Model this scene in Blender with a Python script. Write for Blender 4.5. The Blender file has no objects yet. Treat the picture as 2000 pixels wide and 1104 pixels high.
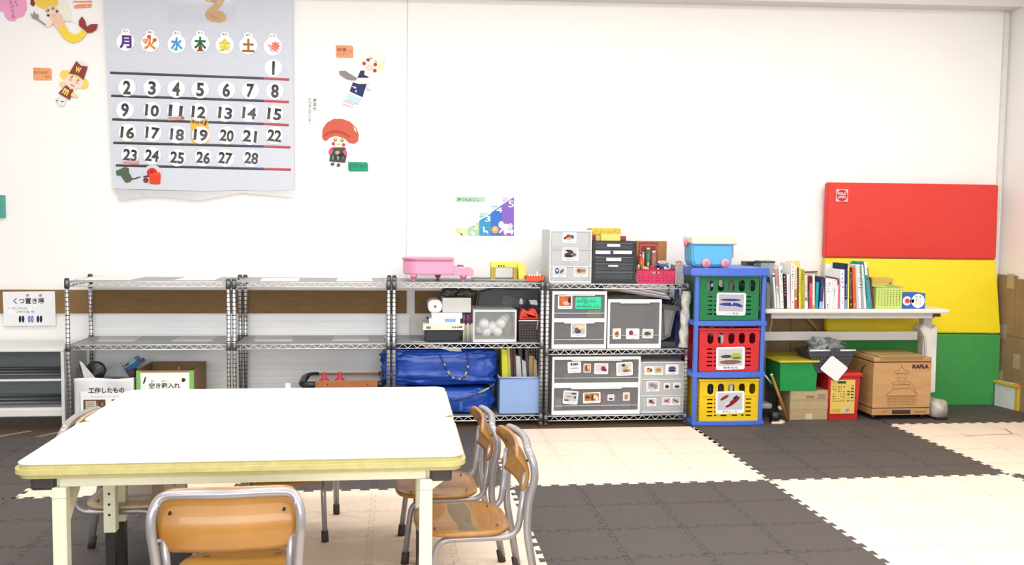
import bpy, bmesh, math, random
from mathutils import Vector, Matrix
random.seed(7)
SC = bpy.context.scene
COL = SC.collection
# ------------------------------------------------------------------ camera
PAR = (1800.0, .0662, .1254, .0123, 1.8411, -5.4537, 1.2331)   # focal px, pitch, yaw, roll, position
def ray(px, py):
    f, pit, yaw, rol, cx, cy, cz = PAR
    a = px - 1000; b = py - 552
    cr, sr = math.cos(rol), math.sin(rol)
    u = a*cr + b*sr; v = -a*sr + b*cr
    x = u/f; z2 = -v/f
    cp, sp = math.cos(pit), math.sin(pit)
    y = cp + z2*sp; z = -sp + z2*cp
    c, s = math.cos(yaw), math.sin(yaw)
    return Vector((x*c + y*s, -x*s + y*c, z))
CAM = Vector(PAR[4:7])
def at(px, py, Y=None, Z=None, X=None):
    d = ray(px, py)
    t = (Y-CAM.y)/d.y if Y is not None else (Z-CAM.z)/d.z if Z is not None else (X-CAM.x)/d.x
    return CAM + d*t
fw = ray(1000, 552); rt = ray(1001, 552)-fw; dn = ray(1000, 553)-fw
fw.normalize(); rt.normalize(); dn.normalize()
cam = bpy.data.objects.new('camera', bpy.data.cameras.new('camera')); COL.objects.link(cam)
R3 = Matrix((rt, -dn, -fw)).transposed()
cam.matrix_world = Matrix.Translation(CAM) @ R3.to_4x4()
cam.data.sensor_width = 36; cam.data.sensor_fit = 'HORIZONTAL'
cam.data.lens = 36*PAR[0]/2000; cam.data.clip_start = .05
SC.camera = cam
# ------------------------------------------------------------------ light
SC.view_settings.view_transform = 'Standard'; SC.view_settings.look = 'None'
SC.view_settings.gamma = 1; SC.view_settings.use_curve_mapping = False
SC.view_settings.exposure = 0.30
W = bpy.data.worlds.new('room_daylight'); SC.world = W; W.use_nodes = True
bg = W.node_tree.nodes['Background']
bg.inputs[0].default_value = (1.0, .985, .96, 1); bg.inputs[1].default_value = .62
def area(name, loc, sx, sy, power, rot=(0, 0, 0), col=(1, .98, .95)):
    l = bpy.data.lights.new(name, 'AREA'); l.shape = 'RECTANGLE'; l.size = sx; l.size_y = sy
    l.energy = power; l.color = col
    o = bpy.data.objects.new(name, l); COL.objects.link(o); o.location = loc; o.rotation_euler = rot
    return o
for i, x in enumerate((0.1, 1.75, 3.4, 5.05)):           # rows of ceiling fluorescent panels
    for j, y in enumerate((-1.1, -3.0, -4.9)):
        area('ceiling_lamp', (x, y, 2.9), 1.25, .3, 17 if j == 0 else 21)
area('front_fill', (1.5, -7.6, 1.7), 5, 1.8, 145, (math.radians(84), 0, 0), (1, 1, 1))  # added soft fill from behind the camera, brightens the lower back wall
# ------------------------------------------------------------------ materials
def lin(c):
    c /= 255
    return c/12.92 if c <= .04045 else ((c+.055)/1.055)**2.4
def rgb(h, k=1.0):
    h = h.lstrip('#')
    return tuple(min(1, lin(int(h[i:i+2], 16))*k) for i in (0, 2, 4)) + (1,)
MC = {}
def mat(h, rough=.5, metal=0, var=.06, sc=25, bump=0, k=.86, alpha=1, trans=0, spec=.5, stretch=None, kind='noise', h2=None, coat=0):
    key = (h, rough, metal, var, sc, bump, k, alpha, trans, spec, stretch, kind, h2, coat)
    if key in MC: return MC[key]
    m = bpy.data.materials.new('mat_'+h.lstrip('#')); m.use_nodes = True
    nt = m.node_tree; n = nt.nodes; L = nt.links
    p = n['Principled BSDF']
    p.inputs['Roughness'].default_value = rough; p.inputs['Metallic'].default_value = metal
    p.inputs['Specular IOR Level'].default_value = spec; p.inputs['Alpha'].default_value = alpha
    p.inputs['Transmission Weight'].default_value = trans; p.inputs['Coat Weight'].default_value = coat
    c = rgb(h, k); c2 = rgb(h2, k) if h2 else tuple(x*(1-var*2) for x in c[:3]) + (1,)
    tc = n.new('ShaderNodeTexCoord'); mp = n.new('ShaderNodeMapping')
    if stretch: mp.inputs['Scale'].default_value = stretch
    L.new(tc.outputs['Object'], mp.inputs['Vector'])
    if kind == 'checker':
        t = n.new('ShaderNodeTexChecker'); t.inputs['Scale'].default_value = sc
        t.inputs['Color1'].default_value = c; t.inputs['Color2'].default_value = c2
        L.new(mp.outputs[0], t.inputs['Vector']); L.new(t.outputs['Color'], p.inputs['Base Color']); fac = t.outputs['Fac']
    else:
        if kind == 'wood':
            t = n.new('ShaderNodeTexWave'); t.inputs['Scale'].default_value = sc; t.inputs['Distortion'].default_value = 7
            t.inputs['Detail'].default_value = 3; t.inputs['Detail Scale'].default_value = 1.4; t.bands_direction = 'Z'
        else:
            t = n.new('ShaderNodeTexNoise'); t.inputs['Scale'].default_value = sc; t.inputs['Detail'].default_value = 4
        L.new(mp.outputs[0], t.inputs['Vector'])
        r = n.new('ShaderNodeValToRGB'); r.color_ramp.elements[0].color = c2; r.color_ramp.elements[1].color = c
        r.color_ramp.elements[0].position = .3; r.color_ramp.elements[1].position = .7
        fac = t.outputs['Fac']; L.new(fac, r.inputs[0]); L.new(r.outputs[0], p.inputs['Base Color'])
    if bump:
        b = n.new('ShaderNodeBump'); b.inputs['Strength'].default_value = bump; b.inputs['Distance'].default_value = .004
        L.new(fac, b.inputs['Height']); L.new(b.outputs[0], p.inputs['Normal'])
    MC[key] = m
    return m
def ink(h): return mat(h, .6, var=.02)
def plastic(h, r=.35): return mat(h, r, var=.03, sc=12, k=.8)
def paper(h): return mat(h, .75, var=.02, sc=20, spec=.25)
def clear(h='dfe3e6', a=.3, r=.12): return mat(h, r, var=.03, sc=8, alpha=a)
WHITE = paper('f6f5f2'); BLACK = ink('1c1b1c')
CHROME = mat('c9cacc', .28, .85, .05, 40, k=1)
STEEL = mat('a5a4a9', .35, .75, .05, 40, k=1)
# ------------------------------------------------------------------ mesh builder (world coordinates, metres)
GL = {}
class MB:
    def __init__(s): s.v = []; s.f = []; s.m = []; s.sm = []; s.mats = []; s.X = Matrix()
    def mi(s, m):
        if m not in s.mats: s.mats.append(m)
        return s.mats.index(m)
    def add(s, vs, fs, m, smooth=False):
        o = len(s.v); s.v += [tuple(s.X @ Vector(v)) for v in vs]; k = s.mi(m)
        for f in fs: s.f.append([i+o for i in f]); s.m.append(k); s.sm.append(smooth)
        return s
    def box(s, x0, x1, y0, y1, z0, z1, m, bev=0, seg=2):
        if x0 > x1: x0, x1 = x1, x0
        if y0 > y1: y0, y1 = y1, y0
        if z0 > z1: z0, z1 = z1, z0
        if bev <= 0:
            vs = [(x, y, z) for x in (x0, x1) for y in (y0, y1) for z in (z0, z1)]
            return s.add(vs, [(0,1,3,2),(4,6,7,5),(0,4,5,1),(2,3,7,6),(0,2,6,4),(1,5,7,3)], m)
        bm = bmesh.new(); bmesh.ops.create_cube(bm, size=1)
        for v in bm.verts: v.co = Vector(((x0+x1)/2+v.co.x*(x1-x0), (y0+y1)/2+v.co.y*(y1-y0), (z0+z1)/2+v.co.z*(z1-z0)))
        bev = min(bev, .49*min(x1-x0, y1-y0, z1-z0))
        bmesh.ops.bevel(bm, geom=bm.edges[:], offset=bev, segments=seg, affect='EDGES', profile=.5)
        return s.bm(bm, m)
    def bm(s, bm, m, smooth=False):
        bm.verts.index_update()
        s.add([v.co[:] for v in bm.verts], [[v.index for v in f.verts] for f in bm.faces], m, smooth); bm.free(); return s
    def prism(s, pts, a, b, m, ax='y', bev=0, seg=2):
        # polygon extruded from a to b; pts are (x,z) for ax y, (x,y) for ax z, (y,z) for ax x
        P = {'y': lambda p, t: (p[0], t, p[1]), 'z': lambda p, t: (p[0], p[1], t), 'x': lambda p, t: (t, p[0], p[1])}[ax]
        bm = bmesh.new()
        lo = [bm.verts.new(P(p, a)) for p in pts]; hi = [bm.verts.new(P(p, b)) for p in pts]; n = len(pts)
        fa = [bm.faces.new(lo), bm.faces.new(hi)]
        for i in range(n): bm.faces.new((lo[i], lo[(i+1) % n], hi[(i+1) % n], hi[i]))
        bmesh.ops.recalc_face_normals(bm, faces=bm.faces[:])
        if bev:
            ed = [e for f in fa for e in f.edges]
            bmesh.ops.bevel(bm, geom=ed, offset=bev, segments=seg, affect='EDGES')
        bmesh.ops.triangulate(bm, faces=[f for f in bm.faces if len(f.verts) > 8])
        return s.bm(bm, m)
    def tube(s, pts, r, m, n=8, closed=False):
        P = [Vector(p) for p in pts]; N = len(P)
        rr = r if isinstance(r, (list, tuple)) else [r]*N
        T = []
        for i in range(N):
            a = P[(i-1) % N] if closed or i > 0 else P[i]; b = P[(i+1) % N] if closed or i < N-1 else P[i]
            T.append((b-a).normalized())
        u = T[0].orthogonal().normalized(); vs = []
        for i in range(N):
            u = (u - T[i]*u.dot(T[i]))
            u = u.normalized() if u.length > 1e-6 else T[i].orthogonal().normalized()
            w = T[i].cross(u)
            for k in range(n):
                an = 2*math.pi*k/n; vs.append(P[i]+(u*math.cos(an)+w*math.sin(an))*rr[i])
        fs = []
        for i in range(N if closed else N-1):
            j = (i+1) % N
            for k in range(n): fs.append((i*n+k, i*n+(k+1) % n, j*n+(k+1) % n, j*n+k))
        if not closed: fs += [tuple(range(n))[::-1], tuple((N-1)*n+k for k in range(n))]
        return s.add(vs, fs, m, True)
    def cyl(s, p0, p1, r, m, r1=None, n=14): 
        s.tube([p0, p1], [r, r if r1 is None else r1], m, n); return s
    def lathe(s, prof, c, m, n=20, ax='z', smooth=True):
        vs = []; fs = []
        for r, h in prof:
            for k in range(n):
                a = 2*math.pi*k/n; ca, sa = r*math.cos(a), r*math.sin(a)
                vs.append({'z': (c[0]+ca, c[1]+sa, c[2]+h), 'y': (c[0]+ca, c[1]+h, c[2]+sa), 'x': (c[0]+h, c[1]+ca, c[2]+sa)}[ax])
        for i in range(len(prof)-1):
            for k in range(n): fs.append((i*n+k, i*n+(k+1) % n, (i+1)*n+(k+1) % n, (i+1)*n+k))
        if prof[0][0] > 1e-5: fs.append(tuple(range(n))[::-1])
        if prof[-1][0] > 1e-5: fs.append(tuple((len(prof)-1)*n+k for k in range(n)))
        return s.add(vs, fs, m, smooth)
    def ball(s, c, r, m, nu=14, nv=8, noise=0, seed=0):
        if not isinstance(r, (tuple, list)): r = (r, r, r)
        rn = random.Random(seed); vs = []; fs = []
        for j in range(nv+1):
            b = math.pi*j/nv
            for i in range(nu):
                a = 2*math.pi*i/nu; q = 1+noise*(rn.random()-.5)
                vs.append((c[0]+r[0]*q*math.sin(b)*math.cos(a), c[1]+r[1]*q*math.sin(b)*math.sin(a), c[2]+r[2]*q*math.cos(b)))
        for j in range(nv):
            for i in range(nu): fs.append((j*nu+i, (j+1)*nu+i, (j+1)*nu+(i+1) % nu, j*nu+(i+1) % nu))
        return s.add(vs, fs, m, True)
    def grid(s, fn, nu, nv, m, smooth=True, th=0, closed_u=False):
        vs = [fn(i/nu, j/nv) for j in range(nv+1) for i in range(nu+1)]
        fs = [(j*(nu+1)+i, j*(nu+1)+i+1, (j+1)*(nu+1)+i+1, (j+1)*(nu+1)+i) for j in range(nv) for i in range(nu)]
        if th:
            bm = bmesh.new(); V = [bm.verts.new(v) for v in vs]
            for f in fs: bm.faces.new([V[i] for i in f])
            bm.normal_update()
            bmesh.ops.solidify(bm, geom=bm.faces[:], thickness=th)
            return s.bm(bm, m, smooth)
        return s.add(vs, fs, m, smooth)
    def text(s, body, x0, x1, z0, z1, y, m, bold=0, rot=0, fit=True):
        # flat lettering that faces -Y, fitted into x0..x1, z0..z1
        key = (body, bold)
        if key not in GL:
            c = bpy.data.curves.new('lettering', 'FONT'); c.body = body; c.offset = bold; c.resolution_u = 3
            o = bpy.data.objects.new('lettering', c); COL.objects.link(o)
            dg = bpy.context.evaluated_depsgraph_get(); me = bpy.data.meshes.new_from_object(o.evaluated_get(dg))
            GL[key] = ([v.co[:2] for v in me.vertices], [list(f.vertices) for f in me.polygons])
            bpy.data.objects.remove(o); bpy.data.meshes.remove(me); bpy.data.curves.remove(c)
        V, F = GL[key]
        if not V: return s
        ax0 = min(v[0] for v in V); ax1 = max(v[0] for v in V); az0 = min(v[1] for v in V); az1 = max(v[1] for v in V)
        sx = (x1-x0)/max(1e-6, ax1-ax0); sz = (z1-z0)/max(1e-6, az1-az0)
        if not fit: sx = sz = min(sx, sz)
        cx, cz = (x0+x1)/2, (z0+z1)/2; mx, mz = (ax0+ax1)/2, (az0+az1)/2
        cr, sr = math.cos(rot), math.sin(rot); out = []
        for a, b in V:
            a = (a-mx)*sx; b = (b-mz)*sz
            out.append((cx+a*cr-b*sr, y, cz+a*sr+b*cr))
        return s.add(out, F, m)
    def build(s, name, parent=None, label=None, cat=None, group=None, kind=None, loc=None):
        if parent is not None:
            root = parent
            while root.parent: root = root.parent
            base = root.location.copy(); rz = root.rotation_euler.z
        else:
            base = Vector(loc) if loc is not None else Vector(((min(v[0] for v in s.v)+max(v[0] for v in s.v))/2,
                (min(v[1] for v in s.v)+max(v[1] for v in s.v))/2, min(v[2] for v in s.v)))
        me = bpy.data.meshes.new(name)
        me.from_pydata([Vector(v)-base for v in s.v], [], s.f)
        for m in s.mats: me.materials.append(m)
        me.polygons.foreach_set('material_index', s.m); me.polygons.foreach_set('use_smooth', s.sm)
        bm = bmesh.new(); bm.from_mesh(me); bmesh.ops.recalc_face_normals(bm, faces=bm.faces[:]); bm.to_mesh(me); bm.free()
        me.update()
        o = bpy.data.objects.new(name, me); COL.objects.link(o)
        if parent is not None: o.parent = parent
        else: o.location = base
        return tag(o, label, cat, group, kind)
def tag(o, label=None, cat=None, group=None, kind=None):
    if label: o['label'] = label
    if cat: o['category'] = cat
    if group: o['group'] = group
    if kind: o['kind'] = kind
    return o
def T(name, label, cat, loc, group=None):
    o = bpy.data.objects.new(name, None); COL.objects.link(o); o.location = loc; o.empty_display_size = .05
    return tag(o, label, cat, group)
def dup(o, delta=None, loc=None, rotz=None, label=None, parent=None, group=None):
    c = o.copy(); COL.objects.link(c)
    if parent is not None: c.parent = parent
    if delta is not None: c.location = o.location + Vector(delta)
    if loc is not None: c.location = loc
    if rotz is not None: c.rotation_euler = (0, 0, rotz)
    if label: c['label'] = label
    if group: c['group'] = group
    for ch in list(o.children): dup(ch, parent=c)
    return c
def PX(pts, Y):                      # photo points -> (x, z) on the plane y = Y
    return [(lambda q: (q.x, q.z))(at(a, b, Y=Y)) for a, b in pts]
def RC(x0, y0, x1, y1, Y):           # photo rectangle -> x0, x1, z0, z1 on the plane y = Y
    xm, ym = (x0+x1)/2, (y0+y1)/2
    return at(x0, ym, Y=Y).x, at(x1, ym, Y=Y).x, at(xm, y1, Y=Y).z, at(xm, y0, Y=Y).z
def rrect(x0, x1, z0, z1, r, n=4):
    out = []
    for cx, cz, a0 in ((x1-r, z1-r, 0), (x0+r, z1-r, 90), (x0+r, z0+r, 180), (x1-r, z0+r, 270)):
        for k in range(n+1):
            a = math.radians(a0+90*k/n); out.append((cx+r*math.cos(a), cz+r*math.sin(a)))
    return out
def ell(cx, cz, rx, rz, n=18, rot=0):
    out = []
    for k in range(n):
        a = 2*math.pi*k/n; x = rx*math.cos(a); z = rz*math.sin(a)
        out.append((cx+x*math.cos(rot)-z*math.sin(rot), cz+x*math.sin(rot)+z*math.cos(rot)))
    return out
# ------------------------------------------------------------------ setting
WY = .46                              # face of the back wall
wallm = mat('f1efec', .85, var=.012, sc=3, k=.93, spec=.2)
MB().box(-3, 6.1, WY, WY+.12, 0, 2.95, wallm).build('wall_back', kind='structure')
MB().box(5.98, 6.1, -7.5, WY, 0, 2.95, mat('efece8', .85, var=.012, sc=3, k=.9, spec=.2)).build('wall_right', kind='structure')
MB().box(-3, 6.1, -7.5, WY, 2.95, 3.05, mat('efeeec', .9, var=.01, sc=3, k=.95)).build('ceiling', kind='structure')
woodf = mat('6d5642', .45, var=.22, sc=5, stretch=(1.2, 14, 1), h2='4e3b2c')
b = MB(); rnd = random.Random(3)
b.box(-3, 6.1, -7.5, WY, -.1, -.004, mat('3d2e22', .6))
for i in range(7):
    y0 = -.5+i*.138
    x = -3-rnd.random()
    while x < 6.1:
        x2 = x+.9; b.box(max(x, -3)+.001, min(x2, 6.1)-.001, y0+.001, min(y0+.137, WY), -.004, 0, woodf); x = x2
b.build('floor', kind='structure')
bm_ = MB()
p0 = at(1000, 1, Y=WY); p1 = at(1953, 22, Y=WY); q = (p1.z-p0.z)/(p1.x-p0.x)
zl = lambda x: p0.z+(x-p0.x)*q
bm_.prism([(-3, zl(-3)), (5.98, zl(5.98)), (5.98, 2.95), (-3, 2.95)], WY-.14, WY, mat('e9e5e0', .8, var=.015, sc=4))
bm_.build('trim_1', kind='structure')
brown = mat('8a683c', .7, var=.1, sc=9, stretch=(1, 1, 6))
x0, x1, z0, z1 = RC(100, 567, 794, 612, .452)
MB().box(-3, x1, .444, WY, z0, z1, brown, .002).build('trim_2', kind='structure')
x2, x3, _, _ = RC(810, 567, 1064, 612, .452)
MB().box(x2, x3+.7, .444, WY, z0, z1, brown, .002).build('trim_3', kind='structure')
b = MB(); wm = mat('f8f9fa', .3, var=.015, sc=5, k=.97)
k = 0
while .01+k*.045 < z0-.05:
    b.box(-.02, x1+.02, .449, WY, .01+k*.045, .01+k*.045+.0415, wm, .003, 1); k += 1
b.box(-.02, x1+.02, .4525, WY, .0, z0-.01, wm)
b.build('trim_4', kind='structure')
seam = at(795, 200, Y=WY).x
b = MB(); b.box(seam-.003, seam+.003, WY-.003, WY, .8, 2.66, mat('dcdad6', .8)); b.build('trim_5', kind='structure')
b = MB(); b.box(5.935, 5.96, .44, WY, .0, 2.69, mat('e8e5e1', .7)); b.build('trim_6', kind='structure')
# cardboard sheets taped over the lower walls
card = mat('a08560', .8, var=.09, sc=7, h2='917650', k=.8)
b = MB()
x0, x1, z0, z1 = 4.0, 5.93, .0125, .90
for i in range(4):
    xa = x0+(x1-x0)*i/4; b.box(xa+.002, xa+(x1-x0)/4-.002, .443, WY-.001, z0, z1-.012*(i % 2), card)
b.build('cardboard_sheet', label='brown cardboard sheeting taped along the back wall behind the book table', cat='cardboard')
b = MB()
b.box(5.965, 5.979, -1.6, .06, .0125, .9, card); b.box(5.965, 5.979, .064, .24, .0125, .89, card); b.box(5.965, 5.979, .244, .435, .0125, .91, card)
b.box(5.9635, 5.965, -1.6, .43, .50, .503, mat('6e5536', .8))
tp = mat('cbb792', .4, alpha=.75)
for y, z in ((.09, .85), (.3, .87), (.35, .52), (.37, .2), (.2, .34)): b.box(5.963, 5.965, y-.035, y+.035, z-.05, z+.05, tp)
b.build('cardboard_sheet', label='brown cardboard sheeting taped to the right-hand wall beside the tricolour mat', cat='cardboard')
# ------------------------------------------------------------------ jigsaw foam mats
BX, BS, YL, YT = 2.369, 1.247, -1.302, -.14
GX = [-2.3, .215, 1.122, BX, BX+BS, BX+2*BS, 5.975]
MT = .012
def jig(p, q, per=.081, dep=.022):
    (ax, ay), (bx, by) = p, q
    L = math.hypot(bx-ax, by-ay); n = max(1, round(L/per)); ux, uy = (bx-ax)/L, (by-ay)/L; nx, ny = -uy, ux; s = L/n; out = [p]
    for i in range(n):
        t0 = i*s
        for t, d in ((.30, 0), (.22, 1), (.78, 1), (.70, 0)):
            out.append((ax+ux*(t0+t*s)+nx*(d-.5)*dep, ay+uy*(t0+t*s)+ny*(d-.5)*dep))
    return out
def edge(p, q, jg):
    if not jg: return [p]
    a, c = (p, q) if p < q else (q, p)
    pts = jig(a, c)+[c]
    if p > q: pts = pts[::-1]
    return pts[:-1]
matk = {'k': mat('554d4a', .65, var=.05, sc=60, bump=.12, k=.8), 'c': mat('f0dcc8', .55, var=.03, sc=40, k=.92)}
seamm = {'k': mat('332d2b', .8), 'c': mat('dcc6b4', .8)}
def foam(ix, ya, yb, c, lab, jl, jr, jb, jt, xa=None, xb=None):
    xa = GX[ix] if xa is None else xa; xb = GX[ix+1] if xb is None else xb
    pts = edge((xa, ya), (xb, ya), jb)+edge((xb, ya), (xb, yb), jr)+edge((xb, yb), (xa, yb), jt)+edge((xa, yb), (xa, ya), jl)
    t = T('foam_play_mat', lab, 'play mat', ((xa+xb)/2, (ya+yb)/2, 0), 'interlocking foam play mats')
    b = MB(); b.prism(pts, 0.0005, MT, matk[c], 'z', 0); b.build('mat_body', t)
    g = MB()
    def dash(p, q):
        J = jig(p, q, .081, .02)
        for a, d in zip(J[:-1], J[1:]):
            dx, dy = d[0]-a[0], d[1]-a[1]; L = math.hypot(dx, dy) or 1; w = .0012
            ox, oy = -dy/L*w, dx/L*w
            g.add([(a[0]+ox, a[1]+oy, MT+.0004), (a[0]-ox, a[1]-oy, MT+.0004), (d[0]-ox, d[1]-oy, MT+.0004), (d[0]+ox, d[1]+oy, MT+.0004)], [(0, 1, 2, 3)], seamm[c])
    x = xa+.3118
    while x < xb-.1: dash((x, ya+.015), (x, yb-.015)); x += .3118
    y = yb-.3118
    while y > ya+.1: dash((xa+.015, y), (xb-.015, y)); y -= .3118
    if g.v: g.build('tile_seams', t)
YB = -3.9
foam(0, YL, YT, 'k', 'dark brown-black foam mat at far left in front of the shoe shelf', 0, 1, 1, 0)
foam(1, YL, YT, 'c', 'small cream foam mat block peeking out left of the front table leg', 1, 1, 1, 0)
foam(2, YL, YT, 'k', 'dark foam mat block behind the tables in front of the blue-bag rack', 1, 1, 1, 0)
foam(3, YL, YT, 'c', 'cream foam mat block in front of the rack of drawer boxes', 1, 1, 1, 0)
foam(4, YL, WY-.005, 'k', 'dark foam mat block running under the book table', 1, 1, 1, 0)
foam(5, YL, YT-.03, 'c', 'cream foam mat block at right edge with a grey pen mark', 1, 0, 1, 1)
foam(5, YT-.03, WY-.005, 'k', 'narrow dark foam mat strip under the tricolour folding mat', 0, 0, 1, 0)
foam(0, YB, YL, 'k', 'large dark foam mat at front left beside the table', 0, 1, 0, 1, None, GX[2])
foam(2, YB, YL, 'c', 'cream foam mat block underneath the tables', 1, 1, 0, 1)
foam(3, YB, YL, 'k', 'big dark foam mat block in the centre foreground right of the chairs', 1, 1, 0, 1)
foam(4, YB, YL, 'c', 'bright cream foam mat block in the right foreground', 1, 1, 0, 1)
foam(5, YB, YL, 'k', 'dark foam mat block cut off by the lower right corner', 1, 0, 0, 1)
b = MB(); z = MT+.0006
for pts in (((1885, 852), (1978, 848), (1963, 838)), ):
    P = [at(x, y, Z=z) for x, y in pts]; b.tube(P, .003, mat('b39c8c', .8), 4)
b.build('pen_mark', label='grey angled pen line on the cream mat at far right', cat='mark')
b = MB(); P = [at(x, y, Z=MT) for x, y in ((1507, 828), (1512, 820), (1520, 822), (1533, 826), (1528, 828))]
b.prism([(p.x, p.y) for p in P], MT+.0005, MT+.011, matk['c'], 'z'); b.build('mat_offcut', label='small cream jigsaw scrap of foam mat by the black caster', cat='mat scrap')
# ------------------------------------------------------------------ tables
ctop = mat('fbfaf4', .3, var=.01, sc=6, k=.95); cedge = mat('ddd38e', .5, var=.08, sc=30, k=.74); cream = mat('ecebcf', .45, var=.03, sc=20, k=.9)
dkcap = plastic('423a38', .5)
def make_table(y0, y1, lab):
    x0, x1, H = .80, 2.045, .555
    t = T('work_table', lab, 'table', ((x0+x1)/2, (y0+y1)/2, MT), 'low white tables pushed together')
    out = rrect(x0, x1, y0, y1, .05, 6)
    b = MB(); b.prism(out, H-.042, H-.0015, cedge, 'z', .013, 4); b.build('edge_band', t, label='pale yellow rounded edge band')
    b = MB(); b.prism(rrect(x0+.008, x1-.008, y0+(.008 if y0 < -2.5 else .002), y1-(.002 if y0 < -2.5 else .008), .042, 6), H-.0015, H, ctop, 'z'); b.build('tabletop', t)
    zt = H-.042; zb = zt-.032
    xa, xb, ya, yb = x0+.115, x1-.115, y0+.055, y1-.055
    b = MB()
    b.box(xa, xb, ya-.012, ya+.012, zb, zt, cream, .002); b.box(xa, xb, yb-.012, yb+.012, zb, zt, cream, .002)
    b.box(xa-.012, xa+.012, ya, yb, zb, zt, cream, .002); b.box(xb-.012, xb+.012, ya, yb, zb, zt, cream, .002)
    b.build('apron', t)
    for sx, x in ((-1, xa), (1, xb)):
        for y in (ya, yb):
            c = MB(); c.box(x+sx*.012, x+sx*.075 , y-.02, y+.02, zt-.040, zt, dkcap, .008); c.build('corner_bracket', t, label='dark brown plastic corner bracket')
            l = MB(); l.box(x-.019, x+.019, y-.019, y+.019, .2, zb, cream, .003)
            l.add([(x+sx*.019, y+.015, zb), (x+sx*.06, y+.015, zb), (x+sx*.019, y+.015, zb-.03), (x+sx*.019, y-.015, zb), (x+sx*.06, y-.015, zb), (x+sx*.019, y-.015, zb-.03)],
                  [(0, 1, 2), (3, 5, 4), (0, 3, 4, 1), (1, 4, 5, 2), (0, 2, 5, 3)], cream)
            for k in range(5 if y == yb else 0): l.cyl((x, y-.019, .26+k*.035), (x, y-.0203, .26+k*.035), .0042, BLACK, n=8)
            l.box(x-.0195, x+.0195, y-.0195, y+.0195, zb-.032, zb-.0305, mat('b9b89a', .6))
            lo = l.build('leg', t)
            f = MB(); f.box(x-.015, x+.015, y-.015, y+.015, MT+.0003, .2, mat('2c2928', .5), .002); f.build('leg_extension', lo, label='black height-adjusting leg end')
            sy = 1 if y == ya else -1; br = MB(); br.prism([(y+sy*.017, zb-.125), (y+sy*.017, zb-.085), (y+sy*.12, zb-.002), (y+sy*.165, zb-.002)], x-.012, x+.012, cream, 'x'); br.build('brace', t)
    return t
make_table(-2.843, -2.288, 'nearer low white work table with pale yellow edge')
make_table(-2.286, -1.705, 'farther low white work table pushed against the nearer one')
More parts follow.
